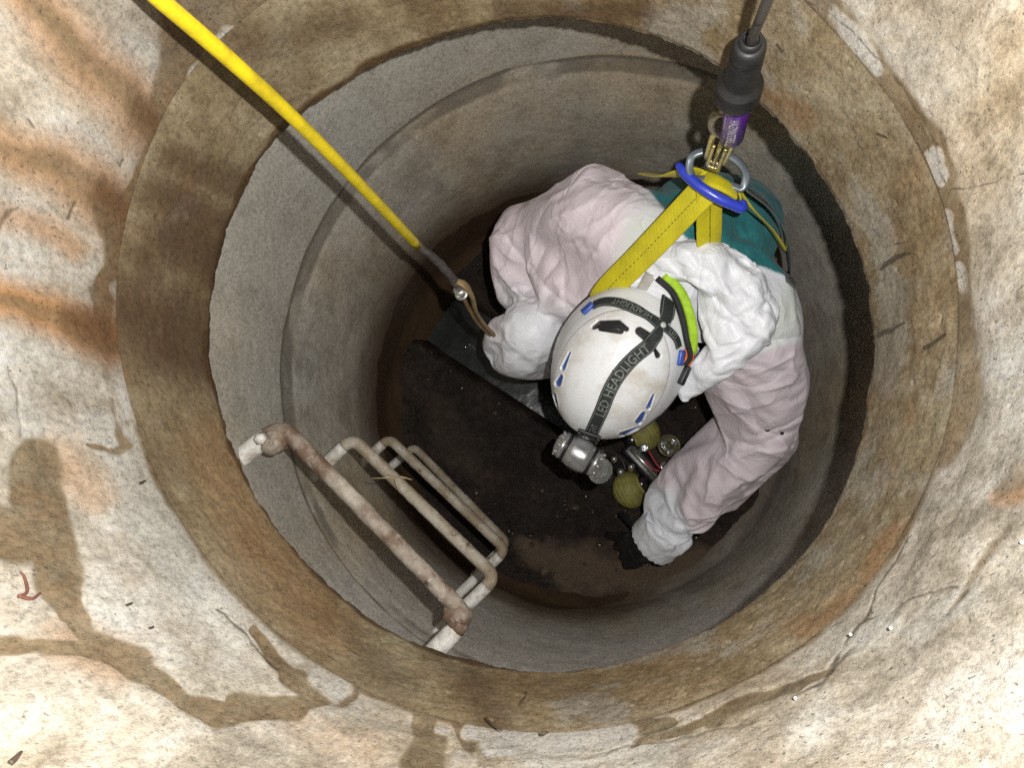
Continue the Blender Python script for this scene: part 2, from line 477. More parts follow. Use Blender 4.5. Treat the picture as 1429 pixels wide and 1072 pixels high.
cracks = [([(1112, -10), (1190, 40), (1250, 110), (1300, 190), (1322, 255)], 2.6, 0.6, 0.85), ([(1325, 268), (1360, 258), (1429, 238)], [3, 2.4, 2.6], 0.6, 0.9),
    ([(1140, 962), (1180, 900), (1205, 862), (1235, 810), (1272, 745)], [3.2, 3.2, 2.6, 2, 1.6], 0.6, 0.95), ([(1205, 862), (1250, 845), (1300, 828), (1335, 822)], [2.6, 2.2, 2, 2.4], 0.6, 0.95),
    ([(1328, 852), (1350, 825)], [5, 4], 0.6, 0.9), ([(1100, 975), (1145, 950)], [4, 3], 0.6, 0.9), ([(305, 848), (350, 892), (385, 935)], [2, 3, 3], 0.6, 0.9),
    ([(10, 510), (22, 545), (30, 610)], [2.4, 3, 3], 0.6, 0.8), ([(-5, 330), (12, 300), (32, 282)], [5, 6, 2], 0.6, 0.8), ([(98, 306), (106, 282)], [3, 5], 0.6, 0.9),
    ([(168, 235), (174, 222)], [3, 2], 0.5, 0.9), ([(40, 168), (48, 178)], [3, 3], 0.5, 0.8), ([(84, 555), (95, 570)], [3, 3], 0.6, 0.8), ([(450, 890), (520, 950), (560, 990)], [1.6, 2, 2], 0.6, 0.7),
    ([(1310, 195), (1340, 175), (1350, 160)], [3, 2, 1.5], 0.6, 0.6), ([(1429, 120), (1395, 145)], [5, 6], 0.7, 0.5), ([(700, 1060), (840, 1050), (960, 1025), (1080, 1000)], [2.5, 3, 3, 2], 0.6, 0.7),
    ([(470, 1030), (540, 1010)], [1.5, 1.5], 0.6, 0.5), ([(30, 318), (120, 372), (160, 400)], [1.2, 1.2, 1.2], 0.6, 0.6), ([(1190, 905), (1160, 930)], [2, 2], 0.6, 0.7)]
dark = strokes(warp(px, p, 11, 34), [(c_[0], np.array(c_[1]) * 0.8, 0.85, c_[3] * 0.8) for c_ in cracks]) * sst(-0.5, 0.1, fbm(p, 22, 3, 45) + 0.15)
grey = np.clip(strokes(wpx, [([(190, 90), (230, 150)], [44, 40], 0.8), ([(130, 590), (200, 690), (260, 800)], [26, 40, 40], 0.8, 0.8), ([(90, 180), (170, 240)], [20, 26], 0.9, 0.6),
    ([(10, 560), (45, 600)], [20, 24], 0.9, 0.7), ([(1290, 880), (1360, 830)], [30, 24], 0.9, 0.6), ([(900, 1065), (1000, 1050)], [20, 20], 0.9, 0.5)]) + 0.5 * sst(0.15, 0.6, fbm(p, 11, 5, 41)), 0, 1)
drip = fbm(p * np.array([1, 1, 0.16]), 13, 4, 46)
grey = np.clip(grey + 0.35 * sst(0.15, 0.6, drip), 0, 1)
brown = 0.4 * sst(0.12, 0.7, -drip + 0.4 * fbm(p, 7, 3, 47))
brown = np.maximum(brown, strokes(wpx, [([(150, 400), (215, 470)], [20, 50], 0.8, 0.55), ([(225, 215), (255, 250)], [16, 30], 0.7, 0.6), ([(150, 275), (185, 295), (240, 335)], [18, 36, 50], 0.9, 0.85), ([(110, 445), (160, 465), (235, 490)], [20, 44, 66], 0.9, 0.95), ([(190, 150), (235, 215)], [18, 34], 0.9, 0.7), ([(165, 330), (160, 440)], [16, 20], 0.9, 0.7)]))
h = (0.0055 * fbm(p, 7, 3, 5) + 0.0022 * fbm(p, 28, 3, 6) + 0.0010 * dark + 0.0010 * damp) * (1 - sst(0.645, 0.668, D))
damp = damp * (0.86 + 0.25 * fbm(p, 12, 4, 48))
me = make_mesh('shaft_wall', push(p, A, h), grid_faces(1700, len(ds), True), M_CREAM)
attr_color(me, 'stain', rgba(damp, np.clip(rust, 0, 1), dark)); attr_color(me, 'stain_b', rgba(np.clip(pale, 0, 1), grey, brown))
tag(link('shaft_wall', me), 'cream water stained upper wall of the manhole shaft', None, None, 'structure')

# --- ochre ring with its crumbling lower lip and flat underside
ds = np.r_[D_JOINT, np.linspace(D_JOINT + 0.002, D_LIP, 90)]
A, D, p = cyl(1700, ds, lambda a, d: lip_r(a) + 0.004 * (D_LIP - d) / 0.19, CEN_S)
px = proj(p); wpx = warp(px, p, 12, 16)
nearlip = sst(D_LIP - 0.05, D_LIP, D)
damp = 0.55 * sst(0.0, 0.6, fbm(p, 7, 4, 51)) + 0.75 * sst(0.35, 1.0, nearlip + 0.5 * fbm(p, 12, 4, 52)) * sst(0.25, -0.2, (p[:, 0] - CEN_S[0]) / R_S)
damp *= 1 - 0.9 * strokes(wpx, [([(240, 390), (280, 420)], [26, 30], 0.8), ([(320, 180), (340, 200)], [22, 22], 0.8)])
rust = 0.75 * sst(0.15, 0.75, fbm(p, 8, 4, 53)) + 0.45 * nearlip * sst(-0.1, 0.5, fbm(p, 25, 3, 54))
rust = np.maximum(rust, strokes(warp(px, p, 26, 22), [([(300, 620), (360, 760), (450, 880)], [44, 50, 46], 0.95, 0.5), ([(1120, 880), (1200, 820), (1260, 740)], [20, 18, 14], 0.95, 0.6), ([(1060, 110), (1110, 165)], [12, 20], 0.95, 0.6)]))
dark = strokes(warp(px, p, 4, 40), [([(1230, 375), (1250, 360), (1272, 352)], [3, 5, 2], 0.5, 0.8), ([(1225, 470), (1262, 450)], [4, 2], 0.5, 0.9), ([(1290, 485), (1320, 468)], [3.5, 3], 0.5, 0.9),
      ([(1225, 185), (1235, 192)], [2.5, 2], 0.5, 0.8), ([(1085, 62), (1092, 72)], [3, 3], 0.5, 0.7), ([(1250, 342), (1262, 338)], [1.5, 1], 0.5, 0.8), ([(725, 985), (735, 965)], [3, 2], 0.5, 0.7)])
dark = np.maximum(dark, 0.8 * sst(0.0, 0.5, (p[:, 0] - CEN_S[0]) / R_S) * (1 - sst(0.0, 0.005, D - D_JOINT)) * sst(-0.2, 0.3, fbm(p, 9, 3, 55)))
pale = 0.8 * sst(0.5, 0.95, fbm(p, 60, 3, 56)) * nearlip + 0.5 * sst(0.5, 0.9, fbm(p, 14, 4, 57))
pale = np.maximum(pale, strokes(wpx, [([(215, 400), (225, 470)], [5, 6], 0.6, 0.5), ([(230, 560), (222, 600)], [3, 3], 0.6, 0.4)]))
grey = np.clip(0.35 * sst(-0.3, 0.35, (p[:, 0] - CEN_S[0]) / R_S + 0.3 * fbm(p, 6, 3, 58)) + 0.4 * sst(0, 0.5, fbm(p, 11, 4, 59)), 0, 1)
brown = strokes(wpx, [([(240, 330), (300, 360), (320, 400)], [50, 60, 40], 0.8, 0.95), ([(230, 470), (300, 500)], [60, 56], 0.8, 1.0), ([(240, 220), (330, 260)], [22, 26], 0.8, 0.8),
      ([(340, 60), (480, 30)], [30, 20], 0.9, 0.6), ([(700, 10), (900, 20)], [16, 16], 0.8, 0.7), ([(660, 960), (690, 1000)], [26, 24], 0.9, 0.7), ([(500, 900), (560, 960)], [20, 26], 0.9, 0.5)])
brown = np.maximum(brown, 0.55 * sst(0.0, 0.7, fbm(p, 5.5, 4, 69)))
grey = np.clip(grey + 0.5 * sst(0.1, 0.6, fbm(p, 7, 4, 70)), 0, 1)
brown = np.maximum(brown, strokes(wpx, [([(225, 270), (340, 330)], [36, 30], 0.95, 0.9), ([(190, 440), (310, 470)], [70, 60], 0.9, 1.0), ([(200, 360), (215, 420)], [30, 40], 0.9, 0.9)]))
e3 = np.c_[p[:, :2], np.zeros(len(p))]
edge_n = 0.0040 * fbm(e3, 13, 3, 61) + 0.0030 * fbm(e3, 47, 4, 62, 0.65) + 0.010 * np.maximum(0, fbm(e3, 21, 4, 67) - 0.22) + 0.006 * np.maximum(0, fbm(e3, 70, 2, 68) - 0.35)
last = sst(D_LIP - 0.014, D_LIP, D)
h = sst(D_JOINT, D_JOINT + 0.02, D) * (0.0026 * fbm(p, 14, 4, 63) + 0.0013 * fbm(p, 60, 3, 64) + 0.002 * sst(0.45, 0.7, fbm(p, 75, 2, 66))) + last * (0.003 + edge_n) + 0.0 * sst(0.0, 0.5, (p[:, 0] - CEN_S[0]) / R_S)
q = push(p, A, h)
q[:, 2] += last * (0.004 * fbm(np.c_[p[:, :2], np.zeros(len(p))], 50, 3, 65) - 0.0) 
n0 = len(q)
nu = 1700
ring_last = q[-nu:]
und = []
for rr in (0.41, 0.46, 0.53, 0.66):
    a = A[-nu:]
    und.append(np.stack([CEN_S[0] + rr * np.cos(a), CEN_S[1] + rr * np.sin(a), np.full(nu, CAM_Z - D_LIP - 0.012)], 1))
q2 = np.vstack([q] + und)
rows = len(ds) + 4
me = make_mesh('concrete_ring', q2, grid_faces(nu, rows, True), M_RING)
z4 = np.zeros(4 * nu)
attr_color(me, 'stain', rgba(np.r_[np.clip(damp, 0, 1), z4 + 0.5], np.r_[np.clip(rust, 0, 1), z4], np.r_[dark, z4]))
attr_color(me, 'stain_b', rgba(np.r_[np.clip(pale, 0, 1), z4], np.r_[grey, z4], np.r_[brown, z4]))
tag(link('concrete_ring', me), 'ochre stained concrete ring with a crumbling lower lip', None, None, 'structure')

# --- grey chamber wall
ds = np.r_[np.linspace(D_LIP - 0.02, 1.0, 12)[:-1], np.linspace(1.0, D_FLOOR + 0.2, 250)]
nu = 1500
A, D, p = cyl(nu, ds, lambda a, d: np.full_like(a, R_C), CEN_C)
px = proj(p); wpx = warp(px, p, 10, 10)
jn = D - D_BAND - 0.010 * fbm(p, 5, 3, 71)
band = sst(-0.006, 0.006, jn) * (1 - sst(0.045, 0.075, jn + 0.012 * fbm(p, 12, 3, 72)))
line = np.exp(-((jn - 0.002) / 0.007) ** 2) * (0.35 + 0.65 * sst(-0.25, 0.3, fbm(p, 6, 3, 73)))
tide = D - 1.83 + 0.06 * fbm(p, 4, 4, 74) + 0.02 * fbm(p, 18, 3, 75) - 0.10 * sst(0.2, -0.9, (p[:, 1] - CEN_C[1]) / R_C) - 0.22 * sst(-0.2, 0.7, (p[:, 0] - CEN_C[0]) / R_C)
damp = sst(-0.02, 0.03, tide) * 0.9
drip = fbm(p * np.array([1, 1, 0.1]), 16, 4, 86)
brown = np.clip(sst(-0.27, 0.06, tide + 0.10 * fbm(p, 5, 4, 76) + 0.07 * drip) * 0.7 + 0.16 * sst(0.2, 0.7, drip), 0, 1)
rust = 0.25 * sst(0, 0.7, fbm(p, 6, 4, 77)) + 0.8 * sst(-0.22, 0.05, tide)
dark = np.clip(0.95 * line + 0.6 * band * sst(-0.6, 0.1, fbm(p, 7, 4, 85)) + 0.6 * sst(0.55, 0.85, fbm(p, 17, 4, 78)), 0, 1)
dark = np.maximum(dark, strokes(wpx, [([(1040, 240), (1052, 252), (1062, 262)], 2.5, 0.5, 0.9), ([(570, 190), (585, 200)], [2, 2], 0.5, 0.5)]))
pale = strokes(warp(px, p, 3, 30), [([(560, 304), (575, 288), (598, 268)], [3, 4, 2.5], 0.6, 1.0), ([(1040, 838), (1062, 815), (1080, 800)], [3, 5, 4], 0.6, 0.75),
      ([(420, 692), (440, 712)], [12, 8], 0.8, 0.55), ([(770, 205), (800, 188)], [10, 6], 0.8, 0.3)]) + 0.3 * sst(0.35, 0.8, fbm(p, 15, 4, 79)) * (1 - damp) + 0.75 * sst(-0.35, -0.8, (p[:, 1] - CEN_C[1]) / R_C) * (1 - sst(1.55, 1.85, D + 0.05 * fbm(p, 6, 3, 87)))  # last term: brighter lit side of the wall painted in as paler colour
grey = np.clip(0.6 * (1 - sst(-0.02, 0.0, jn)) + 0.4 * sst(0.1, 0.6, -drip) + 0.4 * sst(0, 0.5, fbm(p, 8, 4, 80)), 0, 1)
h = 0.0014 * band + 0.002 * line + 0.0025 * fbm(p, 9, 4, 81) + 0.0008 * fbm(p, 50, 3, 82) - 0.05 * sst(D_FLOOR - 0.13, D_FLOOR + 0.05, D + 0.05 * fbm(p, 5, 3, 83))
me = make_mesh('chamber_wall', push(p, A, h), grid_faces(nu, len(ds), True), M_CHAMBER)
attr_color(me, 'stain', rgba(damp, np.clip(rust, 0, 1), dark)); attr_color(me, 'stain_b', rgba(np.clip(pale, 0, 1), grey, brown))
tag(link('chamber_wall', me), 'grey concrete chamber wall with a mortar joint and dark tide mark', None, None, 'structure')

# --- muddy floor with a channel across it
n = 420
xs = np.linspace(-0.62, 0.62, n)
X, Y = np.meshgrid(xs + CEN_C[0], xs + CEN_C[1])
p = np.stack([X.ravel(), Y.ravel(), np.full(n * n, CAM_Z - D_FLOOR)], 1)
ca, cb = W(560, 425, D_FLOOR)[:2], W(800, 580, D_FLOOR)[:2]
cd = (cb - ca) / np.linalg.norm(cb - ca); cn = np.array([cd[1], -cd[0]])     # cn points to the lower left of the photograph
s = (p[:, :2] - ca) @ cn + 0.010 * fbm(p, 6, 3, 91)
along = (p[:, :2] - ca) @ cd + 0.02 * fbm(p, 9, 3, 90)
chan = sst(-0.125, -0.075, s) * (1 - sst(0.020, 0.080, s)) * (1 - sst(0.60, 0.70, along))
z = 0.008 * fbm(p, 7, 4, 92) + 0.006 * fbm(p, 24, 4, 93) + 0.0025 * fbm(p, 70, 3, 94)
rr = np.hypot(p[:, 0] - CEN_C[0], p[:, 1] - CEN_C[1])
z = z * (1 - 0.6 * chan) - 0.055 * chan + 0.06 * sst(0.40, 0.54, rr) * (1 - chan)
p[:, 2] += z
px = proj(p); wpx = warp(px, p, 16, 9)
tanp = strokes(warp(px, p, 30, 12), [([(745, 770), (790, 790), (850, 800), (940, 790), (1010, 780)], [20, 34, 34, 34, 26], 0.6, 0.9), ([(930, 640), (985, 690)], [20, 26], 0.9, 0.40), ([(600, 560), (650, 640)], [20, 30], 0.9, 0.3)])
rustm = np.clip(tanp + 0.35 * sst(0.2, 0.8, fbm(p, 10, 4, 95)), 0, 1)
palem = np.clip(0.9 * tanp * sst(0.1, 0.45, fbm(p, 22, 4, 96)) + 0.5 * sst(0.35, 0.8, fbm(p, 20, 4, 97)), 0, 1)
me = make_mesh('floor', p, grid_faces(n, n), M_FLOOR)
attr_color(me, 'stain', rgba(np.clip(0.4 * fbm(p, 9, 3, 98), 0, 1), rustm, np.clip(chan, 0, 1))); attr_color(me, 'stain_b', rgba(palem, np.zeros(n * n), np.zeros(n * n)))
tag(link('floor', me), 'dark muddy chamber floor with a channel across it', None, None, 'structure')

# water lying in the channel
Nw = Nodes('dirty_water')
M_WATER = Nw.out((0.008, 0.0105, 0.0095), 0.22, 0.0, Nw.bump(Nw.noise(26, 3), 0.12, 0.01))
m, k = 90, 24
u = np.linspace(-0.45, 0.66, m); v = np.linspace(-0.108, 0.048, k)
V_, U_ = np.meshgrid(v, u, indexing='ij')
q = np.stack([ca[0] + cd[0] * U_.ravel() + cn[0] * V_.ravel(), ca[1] + cd[1] * U_.ravel() + cn[1] * V_.ravel(), np.full(m * k, CAM_Z - D_FLOOR - 0.022)], 1)
keep = np.hypot(q[:, 0] - CEN_C[0], q[:, 1] - CEN_C[1]) < 0.545
f = grid_faces(m, k); f = f[keep[f].all(1)]
q[:, 2] += 0.0012 * fbm(q, 30, 3, 99)
tag(add('water', q, f, M_WATER), 'dark water lying in the channel of the chamber floor', None, None, 'structure')
# glossy beads added for the glints along the water's edge: too many to count
bits = []
M_GLINT_BEAD = simple('glint_bead_gloss', (0.16, 0.17, 0.15), 0.08, 0.0, 0.3, 90, 0.1, Coat_Weight=1.0)
for c, cnt, sp in (((662, 483), 8, 7), ((694, 510), 4, 6), ((712, 518), 3, 4), ((757, 558), 4, 7)):
    for _ in range(cnt):
        o = W(c[0] + random.gauss(0, sp), c[1] + random.gauss(0, sp * 0.45), D_FLOOR + 0.018)
        r = random.uniform(0.0016, 0.0042)
        bits.append(lathe([(-r * 0.7, r * 0.7), (0, r), (r * 0.5, r * 0.86), (r * 0.9, r * 0.4), (r, r * 0.05)], o, (0, 0, 1), 8))
v, f = merge(*bits)
tag(add('glint_beads', v, f, M_GLINT_BEAD), 'glossy beads added for the glints along the edge of the channel water', None, None, 'stuff')

# glossy grit and lumps added for highlights on the mud, too many to count
M_GRIT = simple('highlight_grit', (0.05, 0.036, 0.026), 0.16, 0.0, 0.6, 14, 0.3, 200, Coat_Weight=0.25, Coat_Roughness=0.15)
bits = []
for _ in range(240):
    a_, rr_ = random.uniform(0, 2 * math.pi), 0.47 * math.sqrt(random.random())
    x_, y_ = CEN_C[0] + rr_ * math.cos(a_), CEN_C[1] + rr_ * math.sin(a_)
    i_ = int(np.clip(round((x_ - CEN_C[0] + 0.62) / 1.24 * (n - 1)), 0, n - 1)); j_ = int(np.clip(round((y_ - CEN_C[1] + 0.62) / 1.24 * (n - 1)), 0, n - 1))
    z_ = p[j_ * n + i_, 2]
    if chan[j_ * n + i_] > 0.3: continue
    r = random.choice([0.002, 0.003, 0.004, 0.006, 0.009]) * random.uniform(0.7, 1.3)
    v, f = lathe([(-r * 0.5, r * 0.7), (0, r), (r * 0.4, r * 0.8), (r * 0.62, r * 0.4), (r * 0.68, r * 0.05)], (0, 0, 0), (random.uniform(-0.4, 0.4), random.uniform(-0.4, 0.4), 1), 7)
    v = v * np.array([random.uniform(0.7, 1.5), random.uniform(0.7, 1.5), 1.0]) * (1 + 0.25 * np.array([random.uniform(-1, 1) for _q in range(len(v))])[:, None])
    bits.append((v + np.array([x_, y_, z_]), f))
v, f = merge(*bits)
tag(add('grit', v, f, M_GRIT), 'wet grit and small lumps added for highlights on the chamber floor', None, None, 'stuff')

# --- the ground at the top with the iron frame of the manhole
M_GROUND = concrete('ground_concrete', [(0.16, 0.15, 0.13), (0.22, 0.205, 0.18), (0.28, 0.26, 0.23)], (0.1, 0.09, 0.07), (0.2, 0.14, 0.08), (0.06, 0.055, 0.05), (0.4, 0.38, 0.35), 0.4, 0.5)
rads = [0.425, 0.5, 0.7, 1.2, 2.5, 6, 20, 80, 400, 1500]
a = np.linspace(0, 2 * np.pi, 96, endpoint=False)
g = np.vstack([np.stack([CEN_S[0] + r * np.cos(a), CEN_S[1] + r * np.sin(a), np.zeros(96)], 1) for r in rads])
tag(add('ground', g, grid_faces(96, len(rads), True), M_GROUND), None, None, None, 'structure')
M_IRON = simple('cast_iron', (0.06, 0.05, 0.042), 0.6, 0.7, 0.4, 40, 0.4, 120, dirt=(0.12, 0.06, 0.03))
v, f = lathe([(-0.10, 0.452), (-0.10, 0.412), (0.002, 0.408), (0.002, 0.372), (0.012, 0.375), (0.012, 0.424), (0.0, 0.43), (-0.02, 0.435), (-0.02, 0.452)], (CEN_S[0], CEN_S[1], 0), (0, 0, 1), 96, False)
tag(add('manhole_frame', v, f, M_IRON), 'round cast iron frame let into the ground round the open shaft', 'manhole frame')
# ------------------------------------------------------------------ the person
def capsules(bm_parts, chains):
    """adds tapered round limbs; each chain is a list of (point, radius)"""
    for ch in chains:
        pts = np.array([c[0] for c in ch]); rs = np.array([c[1] for c in ch])
        for k in range(len(ch)):
            bm_parts.append(ball(pts[k], rs[k]))
            if k:
                n = 7
                t = np.linspace(0, 1, n)
                P_ = pts[k - 1] + t[:, None] * (pts[k] - pts[k - 1])
                bm_parts.append(tube(P_, rs[k - 1] + t * (rs[k] - rs[k - 1]), 20))

def ball(c, r, nu=20, nv=12):
    r = np.broadcast_to(np.asarray(r, float), (3,))
    th = np.linspace(0, np.pi, nv + 1)
    v, f = lathe([(-math.cos(t), max(math.sin(t), 0.02)) for t in th], (0, 0, 0), (0, 0, 1), nu)
    return v * r + np.asarray(c), f

def apply_mods(me, mods):
    o = bpy.data.objects.new('temp', me); COL.objects.link(o)
    for kind, kw in mods:
        m = o.modifiers.new(kind, kind)
        for k, v in kw.items(): setattr(m, k, v)
    bpy.context.view_layer.update()
    dg = bpy.context.evaluated_depsgraph_get()
    out = bpy.data.meshes.new_from_object(o.evaluated_get(dg))
    bpy.data.objects.remove(o)
    return out

def blend(parts, voxel, smooth_n=8, name='m'):
    v, f = merge(*parts)
    me = make_mesh(name, v, f, None)
    return apply_mods(me, [('REMESH', dict(mode='VOXEL', voxel_size=voxel)), ('SMOOTH', dict(iterations=smooth_n, factor=0.5))])

def verts_of(me):
    a = np.empty(len(me.vertices) * 3); me.vertices.foreach_get('co', a); return a.reshape(-1, 3)
def normals_of(me):
    a = np.empty(len(me.vertices) * 3); me.vertices.foreach_get('normal', a); return a.reshape(-1, 3)

# joints, all in metres
J = dict(
    pelvis=W(927, 430, 1.75), waist=W(960, 385, 1.56), back=W(978, 350, 1.42), yoke=W(950, 365, 1.33), neck=W(912, 420, 1.29), head=W(872, 500, 1.325),
    sh_l=W(1052, 440, 1.34), el_l=W(1080, 606, 1.55), wr_l=W(930, 740, 1.82),
    sh_r=W(830, 305, 1.36), el_r=W(728, 318, 1.56), wr_r=W(752, 440, 1.80),
    hip_l=W(965, 450, 1.76), kn_l=W(885, 518, 2.02), an_l=W(955, 430, 2.03),
    hip_r=W(905, 420, 1.76), kn_r=W(742, 462, 1.52), an_r=W(808, 480, 2.00),
)
parts = []
capsules(parts, [
    [(J['pelvis'], 0.135), (J['waist'], 0.118), (J['back'], 0.118), (J['yoke'], 0.085), (J['neck'], 0.055), (J['head'], 0.075)],
    [(J['yoke'], 0.085), (J['sh_l'], 0.062), (J['el_l'], 0.042), (J['wr_l'], 0.028)],
    [(J['yoke'], 0.085), (J['sh_r'], 0.062), (J['el_r'], 0.042), (J['wr_r'], 0.028)],
    [(J['pelvis'], 0.12), (J['hip_l'], 0.09), (J['kn_l'], 0.055), (J['an_l'], 0.04)],
    [(J['pelvis'], 0.12), (J['hip_r'], 0.09), (J['kn_r'], 0.058), (J['an_r'], 0.04)],
])
# head with a face turned down and forward: skull, jaw, nose, ears, brows
FWD = W(812, 625, 1.36) - W(925, 425, 1.27); FWD /= np.linalg.norm(FWD)
HUP = np.array([0, 0, 1.0]); HUP = HUP - FWD * HUP.dot(FWD); HUP /= np.linalg.norm(HUP)
HSIDE = np.cross(HUP, FWD)
HB = np.stack([FWD, HSIDE, HUP], 1)
def head_ball(off, r, n=(18, 12)):
    v, f = ball((0, 0, 0), r, *n); return (v + np.asarray(off)) @ HB.T + J['head'], f
FACE = (0.092, 0, -0.035)
parts += [head_ball((0.0, 0, 0.0), (0.096, 0.076, 0.088)), head_ball((0.05, 0, -0.07), (0.05, 0.052, 0.055)), head_ball((0.105, 0, -0.055), (0.016, 0.012, 0.024)),
          head_ball((0.088, 0, -0.02), (0.012, 0.045, 0.01)), head_ball((0.088, 0, -0.096), (0.012, 0.024, 0.010)), head_ball((0, 0.08, -0.03), (0.02, 0.009, 0.03)), head_ball((0, -0.08, -0.03), (0.02, 0.009, 0.03))]
body_me = blend(parts, 0.009, 5, 'person')

# the loose coverall: fuller limbs, cut open at the cuffs, the ankles and the neck, then settled as cloth over the body
lump = W(800, 372, 1.42)
parts = []
capsules(parts, [
    [(J['pelvis'], 0.160), (J['waist'], 0.148), (J['back'], 0.150), (J['yoke'], 0.112), (J['neck'], 0.08)],
    [(J['yoke'], 0.105), (J['sh_l'], 0.096), (0.5 * (J['sh_l'] + J['el_l']) + np.array([0.01, 0, 0]), 0.094), (J['el_l'], 0.082), (J['wr_l'] * 0.45 + J['el_l'] * 0.55, 0.084), (J['wr_l'], 0.066), (J['wr_l'] * 1.28 - J['el_l'] * 0.28, 0.062)],
    [(J['yoke'], 0.105), (J['sh_r'], 0.098), (0.5 * (J['sh_r'] + J['el_r']), 0.088), (J['el_r'], 0.074), (J['wr_r'], 0.056), (J['wr_r'] * 1.25 - J['el_r'] * 0.25, 0.056)],
    [(J['sh_r'] + np.array([0, -0.01, 0]), 0.095), (lump, 0.078)], [(W(722, 320, 1.48), 0.072), (W(702, 394, 1.52), 0.056), (W(735, 404, 1.56), 0.05)],
    [(J['back'], 0.14), (lump + np.array([0.05, 0.02, 0]), 0.09)], [(J['back'], 0.14), (W(1015, 325, 1.45), 0.112), (W(985, 345, 1.62), 0.13)], [(W(833, 258, 1.34), 0.062), (J['sh_r'], 0.09)],
    [(J['pelvis'], 0.15), (J['hip_l'], 0.12), (J['kn_l'], 0.078), (J['an_l'], 0.062), (J['an_l'] * 1.2 - J['kn_l'] * 0.2, 0.06)],
    [(J['pelvis'], 0.15), (J['hip_r'], 0.12), (J['kn_r'], 0.098), (J['an_r'] * 0.5 + J['kn_r'] * 0.5, 0.082), (J['an_r'], 0.062), (J['an_r'] * 1.12 - J['kn_r'] * 0.12, 0.06)],
])
suit_me = blend(parts, SUIT_VOX, 6, "coverall")
bm = bmesh.new(); bm.from_mesh(suit_me)
def cut(center, direction, radius):
    """opens the cloth beyond a plane, near the given joint only"""
    d = np.asarray(direction) / np.linalg.norm(direction)
    dead = [v for v in bm.verts if (np.array(v.co) - center) @ d > 0.0 + 0.006 * math.sin(40 * v.co.x + 31 * v.co.y) and np.linalg.norm(np.array(v.co) - center) < radius]
    bmesh.ops.delete(bm, geom=dead, context='VERTS')
dl, dr = J['wr_l'] - J['el_l'], J['wr_r'] - J['el_r']
cut(J['wr_l'] + 0.055 * dl / np.linalg.norm(dl), dl, 0.13)
cut(J['wr_r'] + 0.05 * dr / np.linalg.norm(dr), dr, 0.13)
cut(J['an_l'] + 0.02 * (J['an_l'] - J['kn_l']), J['an_l'] - J['kn_l'], 0.13)
cut(J['an_r'] + 0.0 * (J['an_r'] - J['kn_r']), J['an_r'] - J['kn_r'], 0.13)
dn = J['head'] - J['neck']
cut(J['neck'] + 0.02 * dn / np.linalg.norm(dn), dn, 0.12)
bm.to_mesh(suit_me); bm.free()

def settle(me, colliders, frames_n, shrink, pin_fn, gravity=0.25, bend=0.5, tension=15, self_col=False, mass=0.15, coll=0.004):
    """lets a cloth mesh buckle over the bodies and returns the settled mesh"""
    cols = []
    for c in colliders:
        co = bpy.data.objects.new('temp_col', c); COL.objects.link(co)
        co.modifiers.new('c', 'COLLISION')
        co.collision.thickness_outer = 0.003; co.collision.cloth_friction = 12
        cols.append(co)
    o = bpy.data.objects.new('temp_cloth', me); COL.objects.link(o)
    w = pin_fn(verts_of(me))
    g = o.vertex_groups.new(name='pin')
    for i in np.nonzero(w > 0.01)[0]: g.add([int(i)], float(w[i]), 'REPLACE')
    cm = o.modifiers.new('cloth', 'CLOTH')
    s = cm.settings
    s.quality = 5; s.mass = mass
    s.tension_stiffness = tension; s.compression_stiffness = tension; s.shear_stiffness = tension * 0.6; s.bending_stiffness = bend
    s.tension_damping = 4; s.compression_damping = 4; s.shear_damping = 4; s.bending_damping = 0.3; s.air_damping = 1
    s.vertex_group_mass = 'pin'; s.pin_stiffness = 1.0
    s.shrink_min = shrink
    s.effector_weights.gravity = gravity
    cm.collision_settings.use_collision = bool(cols); cm.collision_settings.distance_min = coll; cm.collision_settings.collision_quality = 2
    cm.collision_settings.use_self_collision = self_col
    if self_col: cm.collision_settings.self_distance_min = 0.004
    cm.point_cache.frame_start = 1; cm.point_cache.frame_end = frames_n + 5
    for fr in range(1, frames_n + 1): scene.frame_set(fr)
    dg = bpy.context.evaluated_depsgraph_get()
    out = bpy.data.meshes.new_from_object(o.evaluated_get(dg))
    bpy.data.objects.remove(o)
    for c in cols: bpy.data.objects.remove(c)
    scene.frame_set(1)
    return out

ends = [(J['wr_l'] + 0.05 * dl / np.linalg.norm(dl), 0.12), (J['wr_r'] + 0.05 * dr / np.linalg.norm(dr), 0.08), (J['an_l'], 0.09), (J['an_r'], 0.09), (J['neck'], 0.10)]
def suit_pin(v):
    w = np.zeros(len(v))
    for c, r in ends:
        w = np.maximum(w, np.where(r > 0.11, 0.8, 0.5) * (1 - sst(r * 0.45, r, np.linalg.norm(v - c, axis=1))))
    w = np.maximum(w, 0.5 * (1 - sst(0.10, 0.16, np.linalg.norm(v - (J['back'] + np.array([0.05, 0.08, 0.06])), axis=1))))
    return w
suit_me = settle(suit_me, [body_me.copy()], 40, -0.085, suit_pin, bend=1.2, gravity=0.3, tension=30)
suit_me = apply_mods(suit_me, [('SUBSURF', dict(levels=2, render_levels=2))])

